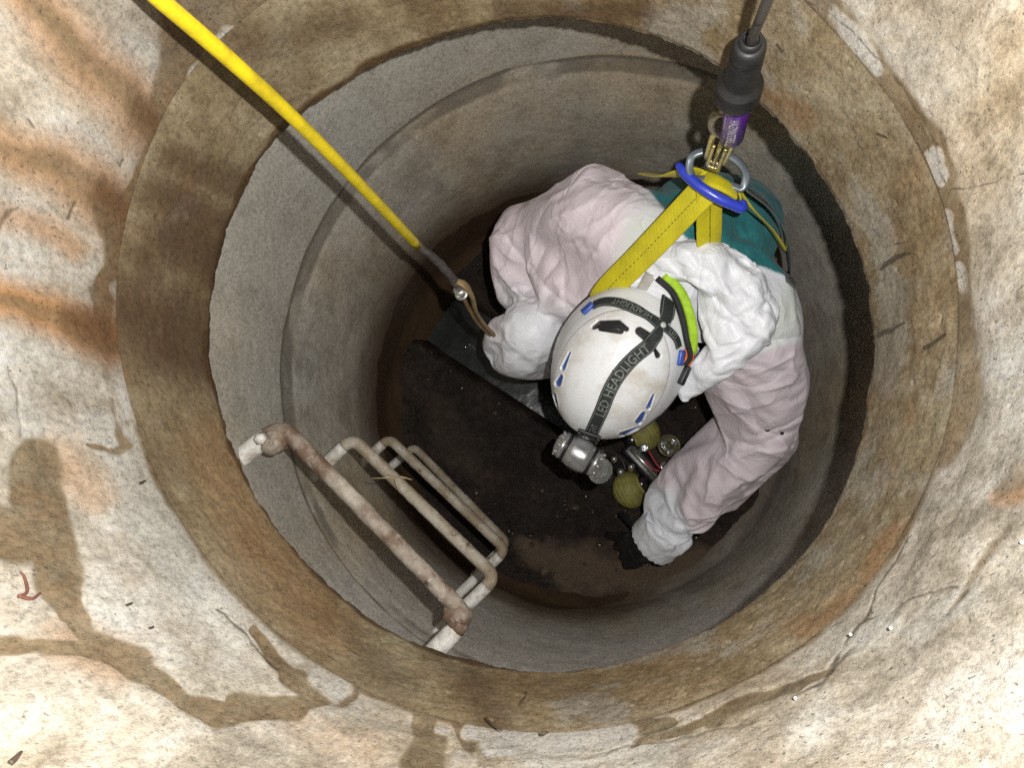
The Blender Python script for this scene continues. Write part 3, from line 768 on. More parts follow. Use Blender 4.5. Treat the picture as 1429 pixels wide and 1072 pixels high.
def crumple(me, amp, sc, seed):
    """presses paper-like creases into settled cloth"""
    v = verts_of(me); n = normals_of(me)
    q = v + 0.012 * np.stack([fbm(v, 12, 2, seed + k) for k in range(3)], 1)
    def ridge(scale, sd, st):
        w = q * np.array(st)
        return np.abs(fbm(w, scale, 2, sd, 0.35))
    where = sst(-0.35, 0.45, fbm(v, 6, 2, seed + 9))
    h = -amp * (1.0 * ridge(11 * sc, seed + 11, (1, 1, 0.6)) + 0.55 * ridge(24 * sc, seed + 12, (0.7, 1.2, 1)) * where + 0.22 * ridge(52 * sc, seed + 13, (1, 0.7, 1.2)) * where)
    v += n * (h + 0.3 * amp)[:, None]
    me.vertices.foreach_set('co', v.ravel()); me.update()
crumple(suit_me, 0.0013, 0.8, 200)
def creases(me, lines, amp, wpx_):
    v = verts_of(me); n = normals_of(me); px = proj(v) + 2.5 * np.stack([fbm(v, 25, 2, 260), fbm(v, 25, 2, 261)], 1)
    view = v - np.array([0, 0, CAM_Z]); view /= np.linalg.norm(view, axis=1)[:, None]
    face = sst(0.1, 0.4, -(n * view).sum(1)) * (CAM_Z - v[:, 2] < 1.75)
    h = np.zeros(len(v))
    for sgn, pts in lines:
        pts = np.array(pts, float)
        L_ = np.r_[0, np.cumsum(np.linalg.norm(np.diff(pts, axis=0), axis=1))]
        best = np.full(len(v), 1e9); tt = np.zeros(len(v)); side = np.zeros(len(v))
        for k in range(len(pts) - 1):
            a, b = pts[k], pts[k + 1]; ab = b - a; l2 = ab @ ab
            t = np.clip(((px - a) @ ab) / l2, 0, 1); r_ = px - a - t[:, None] * ab
            dd_ = np.linalg.norm(r_, axis=1); m_ = dd_ < best
            best[m_] = dd_[m_]; tt[m_] = (L_[k] + t * math.sqrt(l2))[m_] / L_[-1]
            side[m_] = np.sign((r_[:, 0] * ab[1] - r_[:, 1] * ab[0]))[m_]
        taper = np.sin(np.pi * np.clip(0.12 + 0.88 * tt, 0, 1)) ** 0.6
        wide = np.where(side > 0, 2.2, 0.9) * wpx_
        h += sgn * amp * taper * np.exp(-best / wide)
    v += n * (h * face)[:, None]
    me.vertices.foreach_set('co', v.ravel()); me.update()
def fold_lines(me, count, amp, width, length, seed):
    """sharp random folds laid along the surface of the cloth"""
    rng = np.random.default_rng(seed)
    v = verts_of(me); n = normals_of(me)
    h = np.zeros(len(v))
    for i in rng.integers(0, len(v), count):
        c0, n0 = v[i], n[i]
        t0 = rng.normal(size=3); t0 -= n0 * t0.dot(n0); t0 /= np.linalg.norm(t0); b0 = np.cross(n0, t0)
        L_ = length * rng.uniform(0.5, 1.4); wd_ = width * rng.uniform(0.6, 1.5); k_ = rng.normal() * 4
        r_ = v - c0
        near = np.nonzero((np.abs(r_) < L_).all(1))[0]
        q = r_[near]; u = q @ t0; w = q @ b0 - k_ * u * u; z = q @ n0
        m_ = np.clip(1 - (u / L_) ** 2, 0, 1) ** 1.2 * (1 - sst(0.02, 0.05, np.abs(z))) * sst(0.2, 0.6, n[near] @ n0)
        h[near] += rng.choice([-0.8, 1.0]) * amp * rng.uniform(0.4, 1.2) * m_ * np.exp(-np.abs(w) / np.where(w > 0, wd_ * 2.4, wd_ * 0.8))
    v += n * h[:, None]
    me.vertices.foreach_set('co', v.ravel()); me.update()
fold_lines(suit_me, 170, 0.0044, 0.0050, 0.095, 71)
creases(suit_me, [(1, [(985, 545), (1045, 570), (1085, 558)]), (-1, [(1046, 566), (1062, 618)]), (1, [(992, 577), (1042, 572)]), (-1, [(1000, 610), (1050, 625), (1122, 598)]), (1, [(1008, 647), (1060, 628), (1105, 642)]),
    (1, [(1000, 640), (1030, 665), (1092, 676)]), (-1, [(1030, 660), (1045, 706)]), (1, [(998, 642), (985, 700), (1022, 706)]), (-1, [(1042, 690), (1080, 690)]), (1, [(950, 700), (965, 737), (1002, 747)]),
    (-1, [(938, 712), (962, 752)]), (1, [(972, 742), (1050, 716), (1092, 682)]), (-1, [(1050, 485), (1122, 468)]), (1, [(1058, 520), (1112, 492)]), (-1, [(1085, 600), (1120, 640)]), (1, [(1010, 690), (1060, 660), (1100, 655)]), (1, [(1065, 545), (1118, 530)]),
    (-1.3, [(700, 318), (715, 345), (740, 376), (747, 392)]), (1, [(741, 325), (742, 372)]), (1, [(762, 312), (820, 287), (832, 272)]), (1, [(780, 313), (792, 326)]), (1, [(768, 347), (800, 331), (832, 314), (905, 258)]),
    (-1, [(745, 374), (760, 347), (802, 338)]), (1, [(828, 282), (870, 246), (902, 233)]), (1, [(700, 300), (706, 270), (738, 248)]), (-1, [(755, 392), (790, 350)]), (1, [(818, 372), (846, 330), (880, 300)]), (-1.3, [(745, 384), (762, 404), (792, 428), (803, 442)]),
    (-1, [(770, 225), (740, 262), (715, 300)]), (1, [(752, 285), (800, 262), (838, 220)]), (1, [(700, 350), (720, 365), (745, 368)]), (-1, [(820, 348), (836, 352)]), (1, [(860, 262), (895, 275)]), (1, [(705, 410), (722, 400), (745, 398)])], 0.0060, 4.5)

# crumpled hood pushed back behind the helmet
hp = []
capsules(hp, [[(W(884, 392, 1.250), 0.014), (W(900, 380, 1.238), 0.020), (W(932, 366, 1.222), 0.028), (W(985, 364, 1.20), 0.038), (W(1030, 394, 1.205), 0.046), (W(1048, 440, 1.225), 0.046), (W(1020, 486, 1.25), 0.038), (W(984, 518, 1.285), 0.028), (W(960, 545, 1.33), 0.020)],
    [(W(1012, 415, 1.23), 0.040), (W(1015, 462, 1.235), 0.040)]])
hood_me = blend(hp, 0.0125, 4, 'hood')
hv = verts_of(hood_me); hz = np.array([W(885, 382, 1.235), W(985, 364, 1.205), W(1048, 440, 1.225), W(1012, 440, 1.235), W(984, 518, 1.285), W(960, 545, 1.33)])
wgt = 1 / (np.linalg.norm(hv[:, None, :2] - hz[None, :, :2], axis=2) ** 2 + 1e-4); zc = (wgt * hz[None, :, 2]).sum(1) / wgt.sum(1)
hv[:, 2] = zc + (hv[:, 2] - zc) * 0.62 - 0.004
hood_me.vertices.foreach_set('co', hv.ravel()); hood_me.update()
hood_me = settle(hood_me, [], 30, -0.10, lambda v: 0.2 + 0 * v[:, 0], bend=0.8, gravity=0.0, tension=40)
hood_me = apply_mods(hood_me, [('SUBSURF', dict(levels=2, render_levels=2))])
crumple(hood_me, 0.0014, 1.0, 230)
fold_lines(hood_me, 60, 0.0045, 0.0050, 0.06, 72)
creases(hood_me, [(-1, [(868, 389), (930, 380), (990, 397), (1010, 432)]), (1, [(925, 374), (965, 394), (1002, 412), (1012, 440), (1032, 436), (1056, 420), (1078, 418)]), (-1, [(1062, 368), (1036, 400), (1046, 410), (1078, 420)]),
    (1, [(990, 358), (1016, 410), (1036, 426)]), (-1, [(974, 428), (990, 470), (1000, 486), (1042, 478), (1058, 458)]), (1, [(1028, 440), (1046, 455), (1056, 472)]), (1, [(938, 344), (985, 360), (1008, 352)]), (-1, [(1008, 338), (1035, 362), (1062, 382)]),
    (1, [(900, 362), (945, 362), (975, 378)]), (-1, [(960, 345), (972, 372), (1000, 385)]), (1, [(1050, 400), (1070, 430), (1062, 470)]), (-1, [(990, 440), (1020, 452), (1030, 474)]), (1, [(985, 500), (1010, 496), (1035, 482)]), (-1, [(880, 378), (905, 385), (920, 374)]), (1, [(1025, 500), (1000, 512), (975, 530)]), (-1, [(1020, 380), (1030, 396)])], 0.0060, 5.0)

# cloth: white laminate tinted pink on the sleeves, with a teal panel across the back
N = Nodes('coverall_cloth')
pk, tl, dt, _ = N.attr('tint'); gr, pl_, _, _ = N.attr('tint_b')
nf = N.noise(420, 3, 0.6); nm = N.noise(30, 5, 0.6)
c = N.mix(pk, (0.80, 0.815, 0.86), (0.785, 0.685, 0.735))
c = N.mix(gr, c, (0.72, 0.77, 0.69))
c = N.mix(0.6, c, N.ramp(nm, [(0.3, 0.90), (0.7, 1.04)]), 'MULTIPLY')
c = N.mix(tl, c, N.ramp(nm, [(0.3, (0.02, 0.14, 0.155)), (0.7, (0.035, 0.20, 0.21))]))
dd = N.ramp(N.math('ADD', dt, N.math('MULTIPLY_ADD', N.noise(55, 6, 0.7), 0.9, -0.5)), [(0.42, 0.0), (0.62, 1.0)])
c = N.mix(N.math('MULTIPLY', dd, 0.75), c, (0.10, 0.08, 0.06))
sp = N.math('MULTIPLY', N.ramp(N.voro(60), [(0.0, 1.0), (0.05, 1.0), (0.08, 0.0)]), N.ramp(N.noise(11, 2), [(0.56, 0.0), (0.64, 1.0)]))
c = N.mix(N.math('MULTIPLY', sp, 0.3), c, (0.06, 0.05, 0.045))
cr1 = N.ramp(N.math('ABSOLUTE', N.math('SUBTRACT', N.noise(15, 2, 0.5, 0.9), 0.5)), [(0.0, 0.0), (0.035, 0.75), (0.12, 1.0)]); cr2 = N.ramp(N.math('ABSOLUTE', N.math('SUBTRACT', N.noise(38, 2, 0.5, 1.0), 0.5)), [(0.0, 0.0), (0.05, 0.8), (0.15, 1.0)])
b1 = N.bump(N.math('ADD', N.math('MULTIPLY', cr1, -1.0), N.math('MULTIPLY', cr2, -0.3)), 0.24, 0.0035)
M_SUIT = N.out(c, 0.46, 0.0, N.bump(nf, 0.12, 0.001, b1), Sheen_Weight=0.1, Specular_IOR_Level=0.4)

def poly_mask(px, pts, soft):
    """soft inside test for a polygon given in photograph pixels"""
    pts = np.array(pts, float); x, y = px[:, 0], px[:, 1]
    inside = np.zeros(len(px), bool); dmin = np.full(len(px), 1e9)
    for k in range(len(pts)):
        a, b = pts[k], pts[(k + 1) % len(pts)]
        c_ = (a[1] > y) != (b[1] > y)
        xi = a[0] + (y - a[1]) * (b[0] - a[0]) / (b[1] - a[1] + 1e-9)
        inside ^= c_ & (x < xi)
        ab = b - a; t = np.clip(((px - a) @ ab) / (ab @ ab), 0, 1)
        dmin = np.minimum(dmin, np.linalg.norm(px - a - t[:, None] * ab, axis=1))
    return sst(-soft, soft, np.where(inside, dmin, -dmin))

v = verts_of(suit_me); px = proj(v) + 3 * np.stack([fbm(v, 18, 3, 240), fbm(v, 18, 3, 241)], 1)
depth = CAM_Z - v[:, 2]
teal = poly_mask(px, [(897, 190), (902, 262), (935, 300), (962, 340), (985, 372), (1012, 360), (1060, 372), (1122, 392), (1180, 380), (1160, 200), (1000, 150)], 1.8) * (depth < 1.72)
pink = np.maximum(poly_mask(px, [(640, 180), (860, 190), (905, 240), (880, 320), (855, 470), (700, 392), (690, 470), (600, 470)], 26), poly_mask(px, [(960, 545), (1000, 515), (1085, 482), (1180, 470), (1180, 720), (1020, 800), (935, 700), (880, 640)], 8))
pink *= 1 - 0.9 * poly_mask(px, [(860, 690), (945, 680), (955, 790), (860, 800)], 9)
pink *= 1 - sst(1.60, 1.66, depth) * (px[:, 0] < 900)
green = 0.8 * np.maximum(poly_mask(px, [(880, 300), (930, 300), (900, 370), (850, 420)], 22), poly_mask(px, [(1000, 505), (1085, 478), (1125, 440), (1100, 400), (1060, 440), (1040, 480)], 14))
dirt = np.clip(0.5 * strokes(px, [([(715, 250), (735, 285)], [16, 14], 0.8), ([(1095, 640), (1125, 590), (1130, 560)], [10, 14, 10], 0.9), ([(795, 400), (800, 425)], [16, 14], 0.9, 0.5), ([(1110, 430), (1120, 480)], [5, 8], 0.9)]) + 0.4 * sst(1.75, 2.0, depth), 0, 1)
suit_me.materials.clear(); suit_me.materials.append(M_SUIT)
suit_me.polygons.foreach_set('use_smooth', [True] * len(suit_me.polygons))
suit_me.polygons.foreach_set('material_index', [0] * len(suit_me.polygons))
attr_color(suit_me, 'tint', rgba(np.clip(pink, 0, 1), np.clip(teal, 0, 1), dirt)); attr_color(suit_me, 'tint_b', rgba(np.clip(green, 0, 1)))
hood_me.materials.clear(); hood_me.materials.append(M_SUIT)
hood_me.polygons.foreach_set('use_smooth', [True] * len(hood_me.polygons))
nh = len(hood_me.vertices)
attr_color(hood_me, 'tint', rgba(np.zeros(nh), np.zeros(nh), np.zeros(nh))); attr_color(hood_me, 'tint_b', rgba(np.zeros(nh)))

M_SKIN = simple('skin', (0.50, 0.30, 0.22), 0.5, 0.0, 0.12, 60, 0.1, Subsurface_Weight=0.05)
M_UNDER = simple('dark_underclothes', (0.02, 0.02, 0.024), 0.8, 0.0, 0.2, 80)
M_RUBBER = simple('black_rubber', (0.018, 0.018, 0.02), 0.5, 0.0, 0.35, 60, 0.3, 160, dirt=(0.06, 0.05, 0.04))
body_me.materials.append(M_UNDER); body_me.materials.append(M_SKIN)
bv = verts_of(body_me)
cent = np.array([np.mean([bv[i] for i in p_.vertices], 0) for p_ in body_me.polygons])
body_me.polygons.foreach_set('use_smooth', [True] * len(body_me.polygons))
body_me.polygons.foreach_set('material_index', (np.linalg.norm(cent - J['head'], axis=1) < 0.15).astype(np.int32))
body_me.update()
person = tag(link('person', body_me), 'person in a white coverall crouching on the chamber floor, head bent over one outstretched hand', 'person')
coverall = link('coverall', suit_me, person)
hood = link('hood', hood_me, person)

def hand_mesh(wrist, arm, tip_dir, side, curls, thumb_out, name):
    """gloved hand: palm, four unequal fingers and a thumb leaving its side"""
    f_ = np.asarray(tip_dir, float); f_ /= np.linalg.norm(f_)
    s_ = np.asarray(side, float); s_ -= f_ * s_.dot(f_); s_ /= np.linalg.norm(s_)
    n_ = np.cross(f_, s_)
    if n_[2] < 0: n_ = -n_
    big = 1.14
    def L(x, y, z=0): return np.asarray(wrist) + (f_ * x + s_ * y + n_ * z) * big
    ps = []
    back = np.asarray(arm, float) / np.linalg.norm(arm)
    capsules(ps, [[(np.asarray(wrist) - back * 0.06, 0.027), (L(0.0, 0), 0.027), (L(0.02, 0), 0.026)]])
    for y in (-0.027, -0.012, 0.004, 0.02):
        capsules(ps, [[(L(0.005, y * 0.6), 0.018), (L(0.085, y * 1.12), 0.0145)]])
    for y, ln, c_, x0 in ((0.029, (0.040, 0.026, 0.022), curls[0], 0.088), (0.009, (0.046, 0.030, 0.024), curls[1], 0.093), (-0.012, (0.042, 0.028, 0.023), curls[2], 0.089), (-0.032, (0.032, 0.021, 0.020), curls[3], 0.080)):
        a_, p0 = 0.0, np.array([x0, y, 0.0]); ch = [(L(x0 - 0.03, y * 0.95), 0.013), (L(*p0), 0.0118)]
        for k, l_ in enumerate(ln):
            a_ += c_
            p0 = p0 + l_ * np.array([math.cos(a_), 0.10 * np.sign(y) * (abs(y) > 0.01), -math.sin(a_)])
            ch.append((L(*p0), 0.0110 - 0.0011 * k))
        capsules(ps, [ch])
    t0, t1_, t2, t3 = (0.012, 0.022, -0.004), (0.040, 0.045 + thumb_out * 0.3, -0.010), (0.072, 0.056 + thumb_out * 0.7, -0.014), (0.098, 0.060 + thumb_out, -0.020)
    capsules(ps, [[(L(*t0), 0.018), (L(*t1_), 0.0145), (L(*t2), 0.0125), (L(*t3), 0.0105)]])
    me = blend(ps, 0.0030, 5, name)
    me.materials.append(M_RUBBER); me.polygons.foreach_set('use_smooth', [True] * len(me.polygons))
    return me
wl = J['wr_l'] + 0.085 * dl / np.linalg.norm(dl)
tipl = W(846, 771, 2.045)
glove = link('glove', hand_mesh(wl, dl, tipl - wl, W(880, 700, 1.95) - W(890, 760, 1.95), (0.10, 0.30, 0.42, 0.5), 0.018, 'glove'), person)
wr = J['wr_r'] + 0.05 * dr / np.linalg.norm(dr)
link('glove', hand_mesh(wr, dr, dr + np.array([0.02, -0.12, 0]), (-1, -0.4, 0.1), (0.5, 0.6, 0.65, 0.65), -0.01, 'glove'), person)

def boot_mesh(ankle, heading, zf):
    h_ = np.array([heading[0], heading[1], 0.0]); h_ /= np.linalg.norm(h_)
    s_ = np.array([-h_[1], h_[0], 0]); up = np.array([0, 0, 1.0])
    a_ = np.array([ankle[0], ankle[1], zf])
    ps = []
    capsules(ps, [[(np.array(ankle) + up * 0.12, 0.062), (a_ + up * 0.09, 0.056), (a_ + up * 0.05 - h_ * 0.03, 0.045)],
        [(a_ + up * 0.05 - h_ * 0.04, 0.044), (a_ + up * 0.055 + h_ * 0.08, 0.043), (a_ + up * 0.04 + h_ * 0.17, 0.036)]])
    v, f = box(a_ + up * 0.014 + h_ * 0.065, (0.30, 0.092, 0.026), np.stack([h_, s_, up], 1), 0.010)
    ps.append((v, f))
    me = blend(ps, 0.006, 3, 'boot'); me.materials.append(M_RUBBER); me.polygons.foreach_set('use_smooth', [True] * len(me.polygons))
    return me
link('boot', boot_mesh(J['an_r'], (0.35, -0.75), CAM_Z - D_FLOOR + 0.003), person)
link('boot', boot_mesh(J['an_l'] + np.array([0.03, 0.05, 0]), (-0.2, -0.9), CAM_Z - D_FLOOR + 0.003), person)

# collar of a hi-vis vest showing between the helmet and the hood
M_HIVIS = simple('hi_vis_fabric', (0.36, 0.60, 0.02), 0.6, 0.0, 0.15, 120, 0.4, 500)
M_GREYCLOTH = simple('grey_neck_cloth', (0.42, 0.40, 0.37), 0.8, 0.0, 0.15, 60, 0.3, 400)
M_ORANGE = simple('orange_fabric', (0.75, 0.16, 0.03), 0.6, 0.0, 0.15, 100, 0.3, 400)
def strap_shape(path, normals, width, thick, edge=0.25):
    """closed ribbon with a slightly rounded section"""
    p = np.asarray(path, float); n = np.asarray(normals, float)
    t = np.gradient(p, axis=0); t /= np.linalg.norm(t, axis=1)[:, None] + 1e-12
    n = n - t * (n * t).sum(1)[:, None]; n /= np.linalg.norm(n, axis=1)[:, None] + 1e-12
    b = np.cross(n, t)
    w = np.broadcast_to(np.asarray(width, float), (len(p),))[:, None] * 0.5
    sec = [(-1, 0), (-0.92, 1), (-0.4, 1.25), (0.4, 1.25), (0.92, 1), (1, 0), (0.92, -1), (-0.92, -1)]
    v = np.stack([p + b * w * u + n * thick * 0.5 * z for u, z in sec], 1).reshape(-1, 3)
    f = [tuple(int(i) for i in q) for q in grid_faces(8, len(p), True)]
    f = [q[::-1] for q in f]
    f += [tuple(range(8)), tuple(range(8 * len(p) - 1, 8 * len(p) - 9, -1))]
    return v, f, (p, t, n, b)
def collar_piece(name, pts, w, mat, par, th=0.008):
    path = smooth_path([W(*q) for q in pts], 28)
    v, f, _ = strap_shape(path, np.tile([0.15, 0.1, 1.0], (28, 1)), w, th)
    v[:, 2] += 0.0015 * fbm(v, 60, 2, 250)
    return add(name, v, f, mat, par)
collar = collar_piece('vest_collar', [(928, 384, 1.225), (950, 408, 1.225), (962, 438, 1.23), (967, 465, 1.24), (966, 492, 1.255)], [0.015] * 28, M_HIVIS, person)
collar_piece('collar_piping', [(917, 388, 1.215), (939, 409, 1.218), (951, 440, 1.222), (958, 472, 1.232), (963, 497, 1.25), (957, 509, 1.26)], 0.008, M_UNDER, collar)
collar_piece('collar_lining', [(895, 390, 1.235), (920, 404, 1.237), (940, 428, 1.24), (950, 460, 1.245), (955, 490, 1.265)], 0.032, M_GREYCLOTH, collar)
collar_piece('collar_tab', [(960, 487, 1.25), (961, 497, 1.257), (956, 508, 1.262)], 0.018, M_ORANGE, collar)
# ------------------------------------------------------------------ helmet with its headlamp
H_O = W(866, 501, 1.345)                           # middle of the rim
HA, HBW, HC = 0.151, 0.115, 0.142
def helmet_pt(t, ph, grow=0.0):
    """t runs from the crown (0) to the rim (1); ph = 0 faces forward"""
    a = np.asarray(t) * math.radians(100)
    rho = np.sin(np.minimum(a, np.pi / 2)) ** 0.92
    z = np.where(a < np.pi / 2, (HC + grow) * np.cos(a) ** 0.9 if np.ndim(a) == 0 else (HC + grow) * np.sign(np.cos(a)) * np.abs(np.cos(a)) ** 0.92, -(a - np.pi / 2) * 0.20)
    rear = sst(0.2, -0.9, np.cos(ph)) 
    x = (HA + grow) * rho * np.cos(ph); y = (HBW + grow) * rho * np.sin(ph)
    z = z - 0.022 * rear * sst(0.6, 1.0, t) 
    return np.stack([x, y, z], -1)
nu, nv = 480, 240
t = np.linspace(0.004, 1.0, nv); ph = np.linspace(0, 2 * np.pi, nu, endpoint=False)
PH, T = np.meshgrid(ph, t); PH, T = PH.ravel(), T.ravel()
loc = helmet_pt(T, PH)
nrm = loc / np.array([HA, HBW, HC]) ** 2; nrm /= np.linalg.norm(nrm, axis=1)[:, None]
wv = loc @ HB.T + H_O; wnr = nrm @ HB.T
hpx = proj(wv)
upward = wnr[:, 2] > 0.02
# crown panel, a raised shell over the middle of the helmet
crown = 1 - sst(0.98, 1.02, np.hypot((loc[:, 0] - 0.020) / 0.118, loc[:, 1] / 0.090))
slots_dark = [([(829, 457), (838, 452), (862, 452), (874, 459)], [3, 5, 6, 3.5], 0.3), ([(838, 459), (866, 462)], [3, 4], 0.3), ([(893, 462), (904, 470)], [6, 7], 0.3), ([(914, 488), (918, 496)], [2.5, 4], 0.3)]
slots_blue = [([(796, 493), (787, 514)], [1.8, 3], 0.3), ([(784, 526), (780, 535)], [3.0, 4.2], 0.3), ([(774, 552), (778, 566)], [3.5, 2.6], 0.3),
              ([(911, 551), (904, 568)], [1.8, 3], 0.3), ([(897, 577), (891, 588)], [3.2, 4.6], 0.3), ([(889, 597), (868, 606)], [2.6, 4.2], 0.3)]
sd = strokes(hpx, slots_dark) * upward; sb = strokes(hpx, slots_blue) * upward
lips = np.clip(strokes(hpx, [(a_, np.array(w_) * 1.55, 0.3) for a_, w_, _ in slots_blue]) - sb, 0, 1) * upward
off = 0.0022 * crown - 0.007 * sd - 0.0060 * sb + 0.0012 * lips + 0.0025 * sst(0.955, 0.975, T) + 0.0025 * (1 - sst(0.0, 0.12, np.abs(np.hypot((loc[:, 0] - 0.02) / 0.118, loc[:, 1] / 0.09) - 1.28))) * (loc[:, 0] < 0.05)
outer = wv + wnr * off[:, None]
inner = helmet_pt(T[::1], PH, -0.0045) @ HB.T + H_O
nV = nu * nv
F_o = grid_faces(nu, nv, True); F_i = F_o[:, ::-1] + nV
rim = (nv - 1) * nu + np.arange(nu); rim2 = (nv - 1) * nu + (np.arange(nu) + 1) % nu
F_r = np.stack([rim, rim2, rim2 + nV, rim + nV], 1)
top = len(outer) * 2
fm = np.zeros(len(F_o), int)
fm = np.r_[fm, np.full(len(F_i), 1), np.zeros(len(F_r), int)]
N = Nodes('white_helmet_shell')
cr, vd_, vb_, _ = N.attr('panel')
base = N.mix(N.ramp(N.noise(14, 6, 0.65), [(0.5, 0.0), (0.85, 0.8)]), (0.80, 0.82, 0.84), (0.72, 0.70, 0.64))
base = N.mix(N.math('MULTIPLY', cr, N.ramp(N.noise(18, 7, 0.7), [(0.46, 0.0), (0.72, 0.8)])), base, (0.50, 0.44, 0.34))
base = N.mix(N.ramp(N.noise(190, 5, 0.75), [(0.60, 0.0), (0.74, 0.35)]), base, (0.28, 0.23, 0.17))
base = N.mix(N.ramp(vd_, [(0.42, 0.0), (0.58, 1.0)]), base, (0.018, 0.018, 0.02))
base = N.mix(N.ramp(vb_, [(0.42, 0.0), (0.58, 1.0)]), base, (0.035, 0.08, 0.30))
M_HELM = N.out(base, N.ramp(N.noise(40, 5), [(0.3, 0.28), (0.7, 0.46)]), 0.0, N.bump(N.noise(300, 3), 0.05, 0.001), Coat_Weight=0.25, Coat_Roughness=0.25)
M_BLACK = simple('black_plastic', (0.016, 0.016, 0.018), 0.42, 0.0, 0.3, 90, 0.15)
M_BLUE = simple('blue_plastic', (0.045, 0.10, 0.42), 0.35, 0.0, 0.2, 90, 0.1)
M_WEB = simple('black_elastic', (0.022, 0.027, 0.026), 0.75, 0.0, 0.3, 160, 0.5, 900)
M_WEBLINE = simple('grey_woven_edge', (0.16, 0.17, 0.16), 0.8, 0.0, 0.3, 300, 0.4, 900)
M_PRINT = simple('grey_print', (0.20, 0.215, 0.20), 0.7, 0.0, 0.45, 260, 0.2, 900)
M_SILVER = simple('silver_plastic', (0.60, 0.61, 0.63), 0.22, 0.8, 0.06, 40, 0.0, 300)
M_CHROME = simple('worn_chrome', (0.62, 0.61, 0.58), 0.33, 0.9, 0.12, 80, 0.0, 300)
M_CLEAR = Nodes('clear_plastic').out((0.75, 0.77, 0.74), 0.12, 0.0, None, Transmission_Weight=0.85, IOR=1.45)
M_RED = simple('red_wire', (0.32, 0.012, 0.015), 0.4, 0.0, 0.2, 90)
helmet = empty('helmet', H_O - np.array([0, 0, 0.02]), 'white vented climbing helmet, its crown scuffed brown, worn by the crouching person', 'helmet')
me = make_mesh('shell', np.vstack([outer, inner]), np.vstack([F_o, F_i, F_r]), [M_HELM, M_BLACK, M_BLUE], True, fm)
attr_color(me, 'panel', np.r_[rgba(crown, sd, sb), rgba(np.zeros(nV))])
shell = link('shell', me, helmet)
hb_tree = BVHTree.FromPolygons([tuple(q) for q in outer], [tuple(int(i) for i in q) for q in F_o])
def on_helmet(px, py, lift=0.0):
    h = hb_tree.ray_cast(Vector((0, 0, CAM_Z)), Vector(ray(px, py)))
    if h[0] is None:
        h = hb_tree.find_nearest(Vector(W(px, py, 1.33)))
    n = np.array(h[1]); 
    if n @ (np.array(h[0]) - H_O) < 0: n = -n
    return np.array(h[0]) + n * lift, n
def helmet_path(pts, n, lift):
    fine = smooth_path(pts, n)
    q = [on_helmet(x, y, lift) for x, y in fine]
    P_ = np.array([a for a, _ in q]); N_ = np.array([b for _, b in q])
    for _ in range(6):
        P_[1:-1] = 0.25 * P_[:-2] + 0.5 * P_[1:-1] + 0.25 * P_[2:]
        N_[1:-1] = 0.25 * N_[:-2] + 0.5 * N_[1:-1] + 0.25 * N_[2:]
    return P_, N_
def edge_lines(frame, width, thick, name, parent, mat, at=0.40):
    p, tt, n, b = frame
    w = np.broadcast_to(np.asarray(width, float), (len(p),))[:, None]
    parts_ = []
    for s_ in (-at, at):
        v, f, _ = strap_shape(p + b * w * s_ + n * thick * 0.72, n, w[:, 0] * 0.055, 0.0006)
        parts_.append((v, f))
    return add(name, *merge(*parts_), mat, parent)
def lettering(text, frame, start, size, width_fix, name, parent, mat, flip=False, lift=0.0016, base=-0.36):
    """raised print laid along a strap; start is in metres along it"""
    cu = bpy.data.curves.new('t', 'FONT'); cu.body = text; cu.size = 1.0; cu.resolution_u = 2
    to = bpy.data.objects.new('t', cu); COL.objects.link(to)
    bpy.context.view_layer.update()
    m_ = bpy.data.meshes.new_from_object(to.evaluated_get(bpy.context.evaluated_depsgraph_get()))
    bpy.data.objects.remove(to)
    bm_ = bmesh.new(); bm_.from_mesh(m_)
    bmesh.ops.triangulate(bm_, faces=bm_.faces[:])
    bmesh.ops.subdivide_edges(bm_, edges=[e for e in bm_.edges if e.calc_length() > 0.25], cuts=2, use_grid_fill=False)
    bmesh.ops.triangulate(bm_, faces=bm_.faces[:])
    bm_.verts.index_update()
    q = np.array([v.co[:] for v in bm_.verts]); f = [tuple(v.index for v in p_.verts) for p_ in bm_.faces]
    bm_.free()
    p, tt, n, b = frame
    L_ = np.r_[0, np.cumsum(np.linalg.norm(np.diff(p, axis=0), axis=1))]
    s = q[:, 0] * size * width_fix; y = (q[:, 1] + base) * size
    if flip: s = -s; y = -y
    s = np.clip(start + s, 0, L_[-1])
    def at(a): return np.stack([np.interp(s, L_, a[:, k]) for k in range(3)], 1)
    v = at(p) + at(b) * y[:, None] + at(n) * lift
    return add(name, v, f, mat, parent, smooth=False)

torch = empty('head_torch', W(810, 636, 1.40), 'silver headlamp on a black printed elastic strap across the white helmet', 'headlamp')
# crown strap from the lamp back over the helmet
P1, N1 = helmet_path([(820, 618), (827, 600), (840, 572), (850, 546), (864, 522), (884, 499), (904, 483), (916, 468), (922, 454)], 60, 0.0022)
wd = np.interp(np.linspace(0, 1, 60), [0, 0.1, 0.75, 0.9, 1.0], [0.026, 0.0235, 0.024, 0.020, 0.010])
v, f, fr1 = strap_shape(P1, N1, wd, 0.0022)
crown_strap = add('crown_strap', v, f, M_WEB, torch)
edge_lines(fr1, wd, 0.0022, 'woven_edge', crown_strap, M_WEBLINE)
lettering('LED HEADLIGHT', fr1, 0.092, 0.0215, 0.92, 'lettering', crown_strap, M_PRINT)
lettering('LIGHT', fr1, 0.030, 0.0165, 0.85, 'lettering', crown_strap, M_PRINT)
